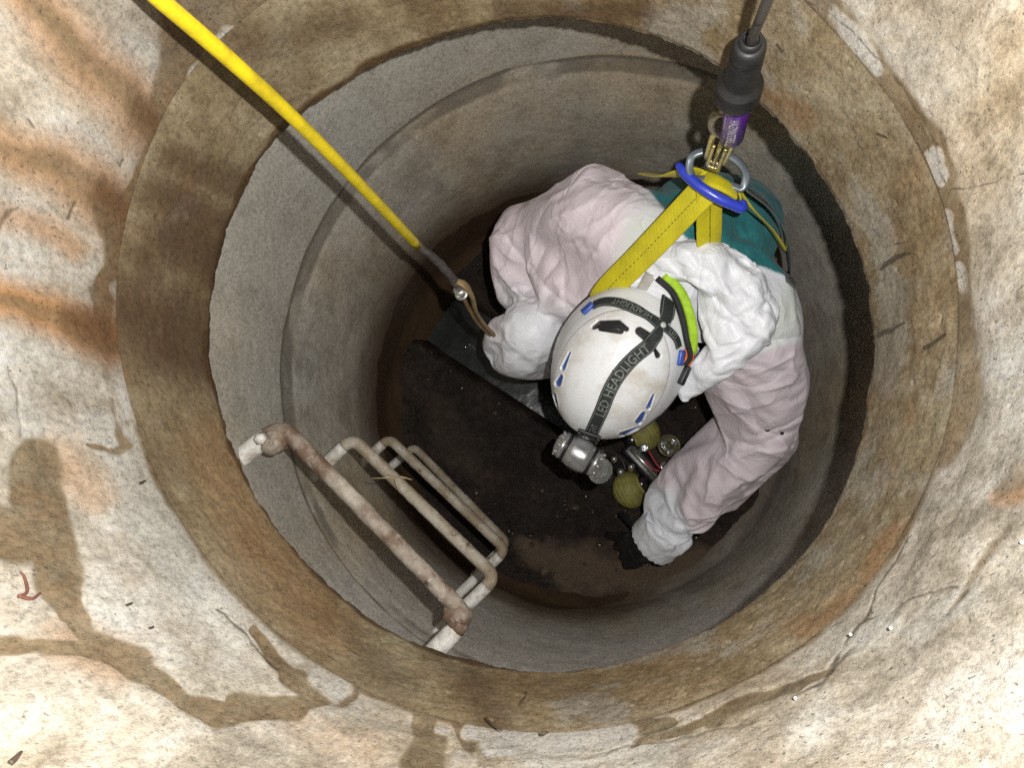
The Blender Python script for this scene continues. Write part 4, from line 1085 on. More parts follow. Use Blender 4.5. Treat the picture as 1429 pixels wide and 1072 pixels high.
# strap round the left half of the helmet's rear
P2, N2 = helmet_path([(922, 455), (905, 443), (884, 431), (862, 423), (842, 422), (829, 427)], 40, 0.0022)
v, f, fr2 = strap_shape(P2, N2, 0.021, 0.0022)
rear_strap = add('rear_strap', v, f, M_WEB, torch)
edge_lines(fr2, 0.021, 0.0022, 'woven_edge', rear_strap, M_WEBLINE)
lettering('HEADLIGHT', fr2, 0.020, 0.0155, 0.86, 'lettering', rear_strap, M_PRINT, False)
P3, N3 = helmet_path([(925, 456), (935, 464), (943, 474), (946, 485)], 24, 0.0022)
v, f, fr3 = strap_shape(P3, N3, 0.016, 0.0022)
r3 = add('rear_strap', v, f, M_WEB, torch)
edge_lines(fr3, 0.016, 0.0022, 'woven_edge', r3, M_WEBLINE)
lettering('LED', fr3, 0.012, 0.013, 0.85, 'lettering', r3, M_PRINT)
# doubled end of the strap at the back
P4, N4 = helmet_path([(933, 410), (931, 424), (929, 440), (924, 453)], 24, 0.0036)
v, f, fr4 = strap_shape(P4, N4, np.interp(np.linspace(0, 1, 24), [0, 0.7, 1], [0.030, 0.028, 0.012]), 0.003)
r4 = add('strap_end', v, f, M_WEB, torch)
edge_lines(fr4, 0.026, 0.003, 'woven_edge', r4, M_WEBLINE)
lettering('LED', fr4, 0.036, 0.019, 0.72, 'lettering', r4, M_PRINT, True, 0.0026)
v, f = lathe([(-0.001, 0.0045), (0.003, 0.0052), (0.0045, 0.004), (0.005, 0.001)], on_helmet(923, 455, 0.0035)[0], on_helmet(923, 455)[1], 14)
add('rivet', v, f, simple('pale_plastic', (0.55, 0.62, 0.56), 0.4), torch)
# head band round the rim of the helmet
k = np.linspace(0, 2 * np.pi, 121)
band = helmet_pt(np.full(121, 0.905), k, 0.0025) ; nb = band / np.array([HA, HBW, HC]) ** 2; nb /= np.linalg.norm(nb, axis=1)[:, None]
sel = (k > 0.30) & (k < 2 * np.pi - 0.30)
v, f, _ = strap_shape((band @ HB.T + H_O)[sel], (nb @ HB.T)[sel], 0.019, 0.002)
add('head_band', v, f, M_WEB, torch)
# blue clips that hold the strap on the helmet, a part of the helmet
for (x, y), ang, ln in (((822, 432), -0.45, 0.024), ((948, 499), 1.45, 0.026)):
    c_, n_ = on_helmet(x, y, 0.004)
    dir_ = W(x + 10 * math.cos(ang), y + 10 * math.sin(ang), 1.3) - W(x, y, 1.3)
    R_ = basis(n_, dir_)
    v, f = box((0, 0, 0), (ln, 0.0145, 0.007), None, 0.003)
    add('strap_clip', v @ R_.T + c_, f, M_BLUE, helmet)
for (x, y), ang in (((957, 522), 1.75),):
    c_, n_ = on_helmet(x - 6, y, 0.006)
    R_ = basis(n_, W(x + 10 * math.cos(ang), y + 10 * math.sin(ang), 1.3) - W(x, y, 1.3))
    v, f = box((0, 0, 0), (0.034, 0.014, 0.010), None, 0.003)
    add('buckle', v @ R_.T + c_, f, M_BLACK, helmet)

# the lamp itself: drum with a bezel, two side pods, bracket
LC = W(808, 634, 1.375); LA = HSIDE.copy(); LF = FWD * 0.72 - np.array([0, 0, 0.7]); LF -= LA * LA.dot(LF); LF /= np.linalg.norm(LF)
v, f = lathe([(-0.0235, 0.010), (-0.0232, 0.024), (-0.021, 0.0275), (-0.012, 0.0298), (0.0, 0.0305), (0.012, 0.0298), (0.021, 0.0275), (0.0232, 0.024), (0.0235, 0.010)], LC, LA, 40)
body_lamp = add('lamp_housing', v, f, M_SILVER, torch)
v, f = merge(lathe([(-0.0275, 0.02), (-0.0275, 0.0262), (-0.0238, 0.0262), (-0.0238, 0.02)], LC, LA, 32), lathe([(0.0238, 0.02), (0.0238, 0.0262), (0.0275, 0.0262), (0.0275, 0.02)], LC, LA, 32))
add('gasket', v, f, M_BLACK, body_lamp)
podp = [(0.0, 0.0255), (0.006, 0.0262), (0.010, 0.024), (0.0115, 0.0205), (0.016, 0.0185), (0.0195, 0.013), (0.0205, 0.004)]
for sg, mt in ((-1, M_SILVER), (1, M_SILVER)):
    v, f = lathe(podp if sg > 0 else [(-h_, r_) for h_, r_ in podp][::-1], LC + LA * sg * 0.0277, LA, 36)
    pod = add('side_pod', v, f, mt, torch)
    stud_parts = []
    for q in range(8):
        a_ = q * math.pi / 4
        u_ = LF * math.cos(a_) + np.cross(LA, LF) * math.sin(a_)
        stud_parts.append(ball(LC + LA * sg * 0.041 + u_ * 0.0215, 0.0034, 10, 6))
    add('stud', *merge(*stud_parts), M_CHROME, pod)
v, f = lathe([(0, 0.019), (0.008, 0.020), (0.014, 0.0185), (0.015, 0.016), (0.0135, 0.012), (0.0125, 0.002)], LC + LF * 0.018, LF, 32)
bez = add('lens_bezel', v, f, M_BLACK, torch)
v, f = lathe([(0.0, 0.0155), (0.002, 0.014), (0.0035, 0.008), (0.004, 0.001)], LC + LF * 0.0322, LF, 28)
add('lens', v, f, M_CLEAR, bez)
v, f = lathe([(0, 0.0225), (0.002, 0.024), (0.004, 0.0225)], LC + LA * 0.048 + LF * 0.012, LA * 0.4 + LF * 0.1 + np.array([0, 0, 0.9]), 28)
add('clear_cap', v, f, M_CLEAR, torch)
v, f = tube([LC + LA * 0.035 + LF * 0.024, LC + LA * 0.055 + LF * 0.022], 0.0022, 8)
add('red_mark', v, f, M_RED, torch)
R_ = basis(on_helmet(822, 604)[1], P1[6] - P1[0])
v, f = box((0, 0, 0), (0.024, 0.040, 0.006), None, 0.002)
br = add('bracket', v @ R_.T + on_helmet(823, 604, 0.006)[0], f, M_BLACK, torch)
for y_ in (-0.017, 0.017):
    v, f = box((0, y_, 0.004), (0.022, 0.005, 0.006), None, 0.001)
    add('bracket_hook', v @ R_.T + on_helmet(823, 604, 0.006)[0], f, M_BLACK, br)
v, f = tube(smooth_path([LC + LA * 0.03 - LF * 0.01, W(845, 628, 1.36), W(866, 640, 1.42), W(872, 655, 1.52)], 20), 0.0016, 8)
add('lamp_cable', v, f, M_BLACK, torch)

# ------------------------------------------------------------------ harness
def webbing_mat(name, col):
    N = Nodes(name)
    s = N.new('TexWave'); s.inputs['Scale'].default_value = 160; s.inputs['Distortion'].default_value = 2
    N.t.links.new(N.coord(), s.inputs['Vector'])
    c = N.mix(N.ramp(N.noise(25, 5), [(0.35, 0.0), (0.7, 0.6)]), col, tuple(x * 0.62 for x in col))
    return N.out(c, 0.62, 0.0, N.bump(s.outputs[1], 0.4, 0.001), Sheen_Weight=0.1)
M_YEL = webbing_mat('yellow_webbing', (0.62, 0.54, 0.004))
M_STITCH = simple('dark_stitching', (0.05, 0.042, 0.01), 0.8)
suit_v = verts_of(suit_me)
sp_ = np.empty(len(suit_me.polygons) * 4, np.int32) if all(len(p_.vertices) == 4 for p_ in suit_me.polygons) else None
suit_tree = BVHTree.FromPolygons([tuple(q) for q in suit_v], [tuple(p_.vertices) for p_ in suit_me.polygons])
def over_suit(px, py, d, gap=0.004):
    """the point of the taut line, or just above the cloth where the cloth stands higher"""
    h = suit_tree.ray_cast(Vector((0, 0, CAM_Z)), Vector(ray(px, py)))
    if h[0] is not None and CAM_Z - h[0].z - gap < d: d = CAM_Z - h[0].z - gap
    return W(px, py, d)
harness = empty('harness', W(992, 262, 1.2), 'yellow webbing safety harness with a blue bar on the teal back of the crouching person', 'harness')
def harness_strap(name, pts, w, nrm_=(0.1, 0.15, 1.0), seg=48, stitch=True, clampit=True, th=0.0026):
    fine = smooth_path([list(q) for q in pts], seg)
    P_ = np.array([over_suit(*q) if clampit else W(*q) for q in fine])
    for _ in range(8): P_[1:-1] = 0.25 * P_[:-2] + 0.5 * P_[1:-1] + 0.25 * P_[2:]
    nn_ = np.asarray(nrm_, float)
    nn_ = np.tile(nn_, (seg, 1)) if nn_.ndim == 1 else np.array([np.interp(np.linspace(0, 1, seg), np.linspace(0, 1, len(nn_)), nn_[:, k_]) for k_ in range(3)]).T
    v, f, fr = strap_shape(P_, nn_, w, th)
    o = add(name, v, f, M_YEL, harness)
    if stitch:
        p_, t_, n_, b_ = fr
        dash = []
        for k_ in range(1, seg - 1):
            v2, f2, _ = strap_shape(np.array([p_[k_] - t_[k_] * 0.0022, p_[k_], p_[k_] + t_[k_] * 0.0022]) + n_[k_] * th * 0.74, np.tile(n_[k_], (3, 1)), 0.0011, 0.0005)
            dash.append((v2, f2))
        add('stitching', *merge(*dash), M_STITCH, o)
    return o
harness_strap('shoulder_strap', [(1004, 246, 1.10), (980, 268, 1.11), (940, 310, 1.155), (895, 357, 1.205), (850, 402, 1.262), (838, 422, 1.30)], 0.047)
harness_strap('shoulder_strap', [(990, 258, 1.105), (990, 300, 1.15), (990, 345, 1.20), (992, 380, 1.25)], 0.046)
harness_strap('back_strap', [(986, 246, 1.11), (960, 240, 1.13), (930, 246, 1.18), (900, 241, 1.27)], 0.03, (0.2, -0.9, 0.45), 40, False)
harness_strap('back_strap', [(1028, 262, 1.12), (1048, 290, 1.16), (1075, 318, 1.26), (1097, 352, 1.33)], 0.022, (0.7, 0.7, 0.3), 40, False)
harness_strap('webbing_loop', [(984, 247, 1.100), (996, 252, 1.088), (1014, 261, 1.088), (1027, 270, 1.100)], 0.024, [(-0.3, 0.2, 1), (0, 0.4, 1), (0.2, 0.3, 1)], 24, False, False, 0.005)
harness_strap('webbing_loop', [(1030, 262, 1.10), (1034, 274, 1.11), (1030, 288, 1.13)], 0.016, (0.9, 0.1, 0.4), 16, False, False)
M_BLUEBAR = simple('blue_bar_plastic', (0.035, 0.06, 0.50), 0.3, 0.0, 0.15, 60, 0.08, Coat_Weight=0.3)
q = smooth_path([W(946, 229, 1.098), W(956, 242, 1.093), W(975, 259, 1.088), W(1000, 275, 1.088), W(1022, 285, 1.093), W(1035, 290, 1.098), W(1037, 280, 1.098)], 50)
v, f = tube(q, np.interp(np.linspace(0, 1, 50), [0, 0.12, 0.5, 0.9, 1], [0.005, 0.0075, 0.0085, 0.0075, 0.005]), 14)
add('blue_bar', v, f, M_BLUEBAR, harness)
M_SMOKE = simple('grey_alloy', (0.20, 0.23, 0.26), 0.3, 0.35, 0.15, 60, 0.05)
q = smooth_path([W(968, 250, 1.093), W(962, 236, 1.083), W(966, 218, 1.073), W(985, 211, 1.068), W(1010, 215, 1.068), W(1030, 226, 1.073), W(1041, 243, 1.083), W(1036, 262, 1.093), W(1024, 260, 1.096), W(1000, 250, 1.098), W(980, 250, 1.098), W(968, 250, 1.093)], 90)
v, f, _ = strap_shape(q, np.tile([0.1, 0.35, 1.0], (90, 1)), 0.0115, 0.006)
add('d_ring', v, f, M_SMOKE, harness)
q = smooth_path([W(1040, 262, 1.19), W(1075, 290, 1.215), W(1095, 325, 1.26), W(1101, 362, 1.32), W(1103, 398, 1.36)], 40)
v, f, _ = strap_shape(np.array([over_suit(*(list((proj(p_[None])[0])) + [CAM_Z - p_[2]])) for p_ in q]), np.tile([0.7, 0.5, 0.5], (40, 1)), 0.028, 0.0015)
add('clear_sleeve', v, f, Nodes('smoky_film').out((0.35, 0.36, 0.36), 0.15, 0.0, None, Transmission_Weight=0.6, IOR=1.3), harness)

# ------------------------------------------------------------------ lifting cable with weight and hook
c_top, c_bot = W(1047, 60, 0.70), W(1027, 138, 0.80)
ax = c_bot - c_top; LCN = np.linalg.norm(ax); ax /= LCN
winch = empty('lifting_cable', c_bot, 'steel lifting cable running down into a black rubber weight above the yellow harness', 'cable')
N = Nodes('wire_rope')
wv_ = N.new('TexWave'); wv_.bands_direction = 'DIAGONAL'; wv_.inputs['Scale'].default_value = 420; N.t.links.new(N.coord(), wv_.inputs['Vector'])
M_WIRE = N.out(N.mix(wv_.outputs[1], (0.06, 0.055, 0.05), (0.16, 0.15, 0.135)), 0.5, 0.6, N.bump(wv_.outputs[1], 0.2, 0.001))
c_mid = W(1074, -8, 0.555)
v, f = tube(smooth_path([c_top + ax * 0.04, c_top, 0.5 * (c_top + c_mid), c_mid, c_mid + np.array([-0.02, -0.03, 0.3]), c_mid + np.array([-0.025, -0.04, 1.6])], 60), 0.0046, 12)
add('wire_rope', v, f, M_WIRE, winch)
s_ = LCN
v, f = lathe([(0.012, 0.006), (0.002, 0.007), (-0.001, 0.010), (0.0, 0.0142), (0.004, 0.0162), (0.018, 0.0168), (0.020, 0.0158), (0.0225, 0.0168), (s_ * 0.60, 0.0176), (s_ * 0.64, 0.0185), (s_ * 0.68, 0.0238), (s_ * 0.70, 0.0246), (s_ * 0.88, 0.0250), (s_ * 0.93, 0.0240), (s_ * 0.96, 0.020), (s_ * 1.0, 0.016)], c_top, ax, 40)
rs = add('rubber_weight', v, f, simple('dull_rubber', (0.014, 0.014, 0.015), 0.5, 0.0, 0.3, 50, 0.2, 140, dirt=(0.026, 0.024, 0.022)), winch)
a_ = np.linspace(0, 2 * np.pi, 25)
u_, w_ = basis(ax)[:, 0], basis(ax)[:, 1]
v, f = lathe([(-0.006, 0.0078), (-0.008, 0.0085), (-0.008, 0.0105), (-0.0005, 0.0115)], c_top, ax, 20, False)
add('cable_boot', v, f, M_BLACK, rs)

hook = empty('swivel_hook', W(1010, 190, 0.95), 'gold snap hook with a purple tag, clipped to the ring of the yellow harness', 'hook')
M_GOLD = simple('gold_plated_steel', (0.72, 0.63, 0.26), 0.3, 0.9, 0.15, 70, 0.1, dirt=(0.35, 0.3, 0.12))
M_DULL = simple('dull_bronze', (0.30, 0.26, 0.18), 0.35, 0.9, 0.2, 60, 0.15)
M_PURPLE = simple('purple_plastic', (0.10, 0.018, 0.27), 0.35, 0.0, 0.15, 60, 0.08, Coat_Weight=0.2)
M_WHITEINK = simple('white_ink', (0.72, 0.70, 0.74), 0.6, 0.0, 0.1)
pa, pb = W(1030, 146, 0.815), W(1021, 190, 0.925)
tx = (pb - pa) / np.linalg.norm(pb - pa); tl_ = np.linalg.norm(pb - pa)
v, f = lathe([(-0.004, 0.009), (-0.003, 0.0138), (0.0, 0.0145), (tl_ - 0.002, 0.0150), (tl_, 0.0142), (tl_ + 0.001, 0.010)], pa, tx, 32)
tg = add('purple_tag', v, f, M_PURPLE, hook)
# print on the tag, wrapped round it, reading down the tag
mid = 0.5 * (pa + pb); tocam = np.array([0, 0, CAM_Z]) - mid; tocam -= tx * tx.dot(tocam); tocam /= np.linalg.norm(tocam)
side_ = np.cross(tocam, tx)
def tag_print(txt, size, fix, shift, start):
    n_ = 30
    P_ = np.array([pa + tx * s2 for s2 in np.linspace(0, tl_, n_)])
    th_ = shift / 0.0150
    nn_ = tocam * math.cos(th_) + side_ * math.sin(th_)
    lettering(txt, (P_ + nn_ * 0.0149, np.tile(tx, (n_, 1)), np.tile(nn_, (n_, 1)), np.tile(np.cross(nn_, tx), (n_, 1))), start, size, fix, 'lettering', tg, M_WHITEINK, False, 0.0007)
tag_print('HAZMASTERS', 0.0145, 0.92, 0.0, 0.006)
tag_print('www.hazmasters.com', 0.0055, 1.0, -0.0105 if side_ @ (W(1010, 170, 1.03) - mid) < 0 else 0.0105, 0.010)
# swivel eye
ec = W(1008, 172, 0.885)
q = np.array([ec + (math.cos(t_) * 0.013) * basis(tx)[:, 0] * 0 + math.cos(t_) * 0.0125 * np.cross(tx, tocam) + math.sin(t_) * 0.040 * tx for t_ in np.linspace(0, 2 * np.pi, 41)])
v, f = tube(q, 0.0052, 12, False)
add('swivel_eye', v, f, M_DULL, hook)
# the two cheeks and the gate of the hook
ga, gb = W(1012, 186, 0.925), W(997, 226, 1.035)
gx = (gb - ga) / np.linalg.norm(gb - ga); gl = np.linalg.norm(gb - ga)
sd_ = np.cross(gx, np.array([0, 0, CAM_Z]) - ga); sd_ /= np.linalg.norm(sd_); fc = np.cross(sd_, gx)
for o_ in (-0.0135, 0.0135):
    q = np.array([ga + sd_ * o_ * 0.9, ga + sd_ * o_ + gx * gl * 0.3, gb + sd_ * o_ * 0.9 - gx * 0.01])
    v, f = tube(smooth_path(q, 14), 0.0042, 12)
    add('cheek', v, f, M_GOLD, hook)
q = smooth_path([ga + gx * 0.030 - sd_ * 0.008 + fc * 0.008, gb - gx * 0.008 - sd_ * 0.0075 + fc * 0.008, gb - gx * 0.001 - sd_ * 0.004 + fc * 0.008, gb - gx * 0.001 + sd_ * 0.004 + fc * 0.008, gb - gx * 0.008 + sd_ * 0.0075 + fc * 0.008, ga + gx * 0.030 + sd_ * 0.008 + fc * 0.008], 50)
v, f = tube(q, 0.0024, 10)
add('gate', v, f, M_GOLD, hook)
v, f = tube(np.array([ga - gx * 0.004 + fc * 0.004, gb - gx * 0.014 + fc * 0.005]), 0.0034, 12)
add('pin', v, f, M_GOLD, hook)
v, f = box((0, 0, 0), (0.024, 0.009, 0.034), None, 0.003)
R_ = np.stack([sd_, fc, gx], 1)
add('hook_tip', v @ R_.T + gb + gx * 0.012, f, M_DULL, hook)

# ------------------------------------------------------------------ step irons
def step_mats(i):
    N = Nodes('step_leg_coating')
    c = N.mix(N.ramp(N.noise(45, 6, 0.75), [(0.44, 0.0), (0.66, 0.9)]), (0.60, 0.585, 0.55), (0.24, 0.19, 0.13))
    leg = N.out(c, 0.55, 0.0, N.bump(N.noise(130, 5), 0.4, 0.003))
    N = Nodes('step_tread_coating')
    c = N.mix(N.ramp(N.noise(16, 6, 0.65), [(0.33, 0.0), (0.56, 1.0)]), (0.50, 0.47, 0.405) if i else (0.40, 0.36, 0.30), (0.25, 0.195, 0.13) if i else (0.14, 0.088, 0.056))
    c = N.mix(N.ramp(N.noise(48, 5, 0.7), [(0.60, 0.0), (0.70, 0.9)]), c, (0.045, 0.025, 0.015))
    c = N.mix(N.ramp(N.noise(70, 5, 0.7), [(0.58, 0.0), (0.72, 0.8)]), c, (0.50, 0.46, 0.41))
    tr = N.out(c, 0.62, 0.0, N.bump(N.noise(110, 6, 0.7), 0.6, 0.004))
    return leg, tr
M_LEG0, M_TREAD0 = step_mats(0); M_LEG1, M_TREAD1 = step_mats(1)
steps = [  # left foot, left corner, right corner, right foot (photograph pixels), depth, bar radius, corner radius, label
    ((322, 650), (392, 594), (653, 862), (596, 920), 1.044, 0.0120, 0.024, 'topmost and largest step iron, its tread caked with brown rust'),
    ((408, 692), (492, 612), (692, 806), (602, 893), 1.312, 0.0112, 0.022, 'second step iron from the top, with straw stuck on its tread'),
    ((465, 682), (543, 612), (706, 768), (632, 838), 1.654, 0.0110, 0.019, 'third step iron from the top, just above the lowest one'),
    ((508, 683), (578, 624), (708, 758), (648, 818), 1.907, 0.0106, 0.018, 'lowest step iron, nearest to the chamber floor'),
]
for i, (lf, lc, rc, rf, d, r, cr_, lab) in enumerate(steps):
    LF_, LC_, RC_, RF_ = (W(*q, d) for q in (lf, lc, rc, rf))
    out_ = (LF_ - LC_) / np.linalg.norm(LF_ - LC_); out2 = (RF_ - RC_) / np.linalg.norm(RF_ - RC_)
    bar = (RC_ - LC_) / np.linalg.norm(RC_ - LC_)
    def arc(c, d0, d1, R_):
        s0, s1 = c + d0 * R_, c + d1 * R_
        return [(1 - t_) ** 2 * s0 + 2 * t_ * (1 - t_) * c + t_ ** 2 * s1 for t_ in np.linspace(0, 1, 9)]
    root = empty('step_iron', 0.5 * (LF_ + RF_), 'white coated ' + lab if i else lab, 'step iron', 'step irons up the chamber wall')
    tr = arc(LC_, out_, bar, cr_) + [LC_ + bar * s2 for s2 in np.linspace(cr_ + 0.01, np.linalg.norm(RC_ - LC_) - cr_ - 0.01, 60)] + arc(RC_, -bar, out2, cr_)
    tr = np.array(tr)
    v, f = tube(tr, r, 20)
    amp = 0.0022 if i == 0 else 0.0012
    c_ = np.repeat(tr, 20, 0); dirv = v[:-2] - c_; dirv /= np.linalg.norm(dirv, axis=1)[:, None]
    v[:-2] += dirv * (amp * fbm(v[:-2], 30, 4, 300 + i) + 0.0012 * fbm(v[:-2], 110, 3, 310 + i))[:, None]
    add('tread', v, f, M_TREAD0 if i == 0 else M_TREAD1, root)
    for (a, o2) in ((LC_ + out_ * cr_, out_), (RC_ + out2 * cr_, out2)):
        ln = 0.22
        q = np.array([a + o2 * s2 for s2 in np.linspace(-0.0005, ln, 24)])
        v, f = tube(q, np.r_[r * 1.0, np.full(23, r * (1.18 if i == 0 else 1.05))], 20)
        v[:-2] += 0.0012 * fbm(v[:-2], 40, 3, 320 + i)[:, None]
        add('leg', v, f, M_LEG0 if i == 0 else M_LEG1, root)
    if i == 0:   # crust and a stud on the corners of the top iron
        v, f = ball((0, 0, 0), 1.0, 28, 18)
        for c2, s2 in ((LC_ + out_ * 0.02 + bar * 0.012, (0.023, 0.020, 0.018)), (RC_ - bar * 0.012 + out2 * 0.008, (0.019, 0.020, 0.018))):
            vv = v * np.array(s2) @ np.stack([out_, bar, np.cross(out_, bar)], 1).T + c2
            vv += (v @ np.stack([out_, bar, np.cross(out_, bar)], 1).T) * (0.008 * fbm(vv, 60, 4, 330))[:, None]
            add('crust', vv, f, M_TREAD0, root)
        v, f = lathe([(0, 0.008), (0.018, 0.0085), (0.021, 0.007), (0.022, 0.002)], LC_ + out_ * 0.026 + np.array([0, 0, 0.012]) , np.array([0.15, -0.25, 1.0]), 6)
        add('stud', v, f, M_LEG0, root)

# ------------------------------------------------------------------ yellow hose and its end fitting
hose = empty('hose', W(580, 340, 1.1), 'yellow hose with a black lower end hanging slantwise into the shaft', 'hose')
N = Nodes('yellow_hose_jacket')
M_HOSE = N.out(N.mix(N.ramp(N.noise(35, 6, 0.7), [(0.42, 0.0), (0.78, 1.0)]), (0.60, 0.47, 0.010), (0.36, 0.27, 0.014)), 0.42, 0.0, N.bump(N.noise(160, 4), 0.35, 0.002))
tt_ = np.linspace(-0.55, 1, 70)
q = []
for t_ in tt_:
    inv = 1.96 + (0.91 - 1.96) * t_
    x, y = 218 + (582 - 218) * t_, -6 + (342 + 6) * t_
    bow = math.sin(np.clip(t_, 0, 1) * math.pi)
    wob = 2.2 * math.sin(9 * t_) + 1.2 * math.sin(21 * t_ + 1)
    q.append(W(x + 6 * bow + wob, y - 7 * bow + wob, 1 / inv) if inv < 3.4 else None)
q = np.array([a for a in q if a is not None])
v, f = tube(q, np.interp(np.linspace(0, 1, len(q)), [0, 0.5, 1], [0.0066, 0.0072, 0.0072]), 18)
add('jacket', v, f, M_HOSE, hose)
q = smooth_path([W(578, 338, 1.098), W(597, 353, 1.12), (W(612, 366, 1.145)), W(628, 384, 1.175), W(637, 397, 1.20)], 30)
v, f = tube(q, np.interp(np.linspace(0, 1, 30), [0, 0.3, 0.7, 1], [0.0062, 0.0066, 0.0070, 0.0072]), 14)
v[:-2] += 0.0016 * fbm(v[:-2], 70, 3, 340)[:, None]
add('rubber_end', v, f, simple('scuffed_rubber', (0.045, 0.040, 0.036), 0.7, 0.0, 0.4, 60, 0.6, 120, dirt=(0.10, 0.085, 0.07)), hose)
v, f = merge(lathe([(-0.004, 0.006), (-0.003, 0.010), (0.010, 0.0105), (0.012, 0.007)], W(641, 405, 1.21), W(648, 415, 1.235) - W(636, 395, 1.185), 18))
fit_ = add('ferrule', v, f, M_CHROME, hose)
v, f = tube(np.array([W(644, 410, 1.21) + 0.009 * np.array([math.cos(a), math.sin(a), 0.3 * math.cos(a)]) for a in np.linspace(0, 2 * np.pi, 25)]), 0.0028, 8, False)
add('shackle', v, f, M_CHROME, fit_)
M_TAN = simple('tan_leather', (0.27, 0.185, 0.085), 0.6, 0.0, 0.3, 50, 0.3, 150)
strap = empty('carry_strap', W(655, 410, 1.25), 'tan strap fixed to the lower end of the yellow hose', 'strap')
def tan(pts, w):
    P_ = smooth_path([W(*q_) for q_ in pts], 30)
    v, f, _ = strap_shape(P_, np.tile([0.5, 0.35, 1.0], (30, 1)), w, 0.006)
    return add('strap_side', v, f, M_TAN, strap)
tan([(638, 393, 1.19), (648, 398, 1.195), (658, 412, 1.23), (664, 435, 1.32), (680, 458, 1.46), (704, 480, 1.62)], np.interp(np.linspace(0, 1, 30), [0, 0.3, 1], [0.010, 0.015, 0.011]))
tan([(645, 412, 1.215), (654, 430, 1.30), (668, 452, 1.42), (692, 474, 1.58)], 0.007)

# ------------------------------------------------------------------ wheeled pipe crawler on the floor
CR = W(895, 650, 2.05)
crawler = empty('pipe_crawler', W(895, 650, D_FLOOR - 0.01), 'small wheeled pipe crawler with ribbed olive tyres and chrome rods beside the black glove', 'crawler')
M_OLIVE = simple('olive_tyre', (0.27, 0.25, 0.065), 0.6, 0.0, 0.2, 60, 0.3, 200, dirt=(0.12, 0.10, 0.035))
M_DARKMETAL = simple('dark_hub_metal', (0.10, 0.09, 0.095), 0.2, 0.9, 0.3, 60, 0.1)
M_CRBODY = simple('black_crawler_body', (0.022, 0.021, 0.022), 0.3, 0.3, 0.4, 50, 0.2)
def wheel(px, py, d, hubpx, r, w, name='wheel'):
    c = W(px, py, d)
    a = W(hubpx[0], hubpx[1], d - 0.02) - c; a /= np.linalg.norm(a)
    prof = []
    n_ = 61
    for k_ in range(n_):
        u = -1 + 2 * k_ / (n_ - 1)
        R_ = r * (1 - 0.62 * abs(u) ** 2.6)
        g_ = abs((u * 3.5 + 0.5) % 1 - 0.5)
        R_ -= 0.0035 * (1 - sst(0.0, 0.13, g_))
        prof.append((u * w, R_))
    v, f = lathe(prof, c, a, 40)
    wh = add('wheel', v, f, M_OLIVE, crawler)
    hp_ = [(w * 0.80, r * 0.46), (w * 0.98, r * 0.46), (w * 1.12, r * 0.42), (w * 1.28, r * 0.30), (w * 1.36, r * 0.14), (w * 1.38, 0.002)]
    v, f = lathe(hp_, c, a, 28)
    add('hub', v, f, M_DARKMETAL, wh)
wheel(879, 684, 2.045, (903, 672), 0.050, 0.042)
wheel(897, 605, 2.045, (866, 624), 0.050, 0.042)
# chassis: black body with chrome rods, bolts and red wires
ra, rb = W(880, 626, 2.005), W(926, 676, 2.005)
rx = (rb - ra) / np.linalg.norm(rb - ra); ry = np.cross((0, 0, 1.0), rx); Rc = np.stack([rx, ry, np.cross(rx, ry)], 1)
v, f = box((0, 0, 0), (0.15, 0.046, 0.05), None, 0.010)
cb_ = add('chassis', v @ Rc.T + 0.5 * (ra + rb) - np.array([0, 0, 0.038]), f, M_CRBODY, crawler)
v, f = tube(np.array([ra, ra + (rb - ra) * 0.62, ra + (rb - ra) * 0.63, ra + (rb - ra) * 0.82, ra + (rb - ra) * 0.83, rb]), np.array([0.0065, 0.0065, 0.0048, 0.0062, 0.0045, 0.0060]), 14)
add('rod', v, f, M_CHROME, crawler)
for pts in ([(905, 630), (918, 650), (930, 660)], [(900, 642), (912, 655), (934, 660)]):
    v, f = tube(smooth_path([W(x, y, 2.0) for x, y in pts], 16), 0.0028, 8)
    add('wire', v, f, M_RED, crawler)
for (x, y), r_ in (((899, 625), 0.012), ((927, 651), 0.012)):
    v, f = lathe([(-0.02, r_), (0.004, r_), (0.006, r_ * 0.9), (0.006, r_ * 0.55), (-0.004, r_ * 0.5), (-0.005, 0.001)], W(x, y, 2.0), np.array([0.15, 0.1, 1.0]), 6 if x < 910 else 18)
    add('bolt', v, f, M_SILVER, crawler)
for (x, y), r_ in (((857, 641), 0.010), ((866, 659), 0.011), ((881, 652), 0.010)):
    v, f = lathe([(-0.02, r_), (0.0, r_), (0.006, r_ * 0.75), (0.009, r_ * 0.3), (0.0095, 0.001)], W(x, y, 2.0), np.array([-0.1, 0.2, 1.0]), 12)
    add('fitting', v, f, M_CHROME, crawler)
dc = W(934, 622, 2.02); dax = np.array([0, 0, CAM_Z]) - dc + np.array([0.5, 0.3, 0]); dax /= np.linalg.norm(dax)
v, f = lathe([(-0.016, 0.026), (-0.014, 0.0300), (0.000, 0.0305), (0.002, 0.029), (0.0015, 0.0255), (-0.004, 0.024), (-0.005, 0.006), (0.003, 0.0055), (0.004, 0.001)], dc, dax, 36)
disc = add('lamp_disc', v, f, simple('pale_lens', (0.13, 0.12, 0.07), 0.25, 0.2, 0.2), crawler)
Bd = basis(dax)
pr = []
for a_ in (0.6, 2.7, 4.8):
    vv, ff = box((0.016 * math.cos(a_), 0.016 * math.sin(a_), 0.0), (0.016, 0.011, 0.006), None, 0.0015)
    pr.append((vv @ Bd.T + dc, ff))
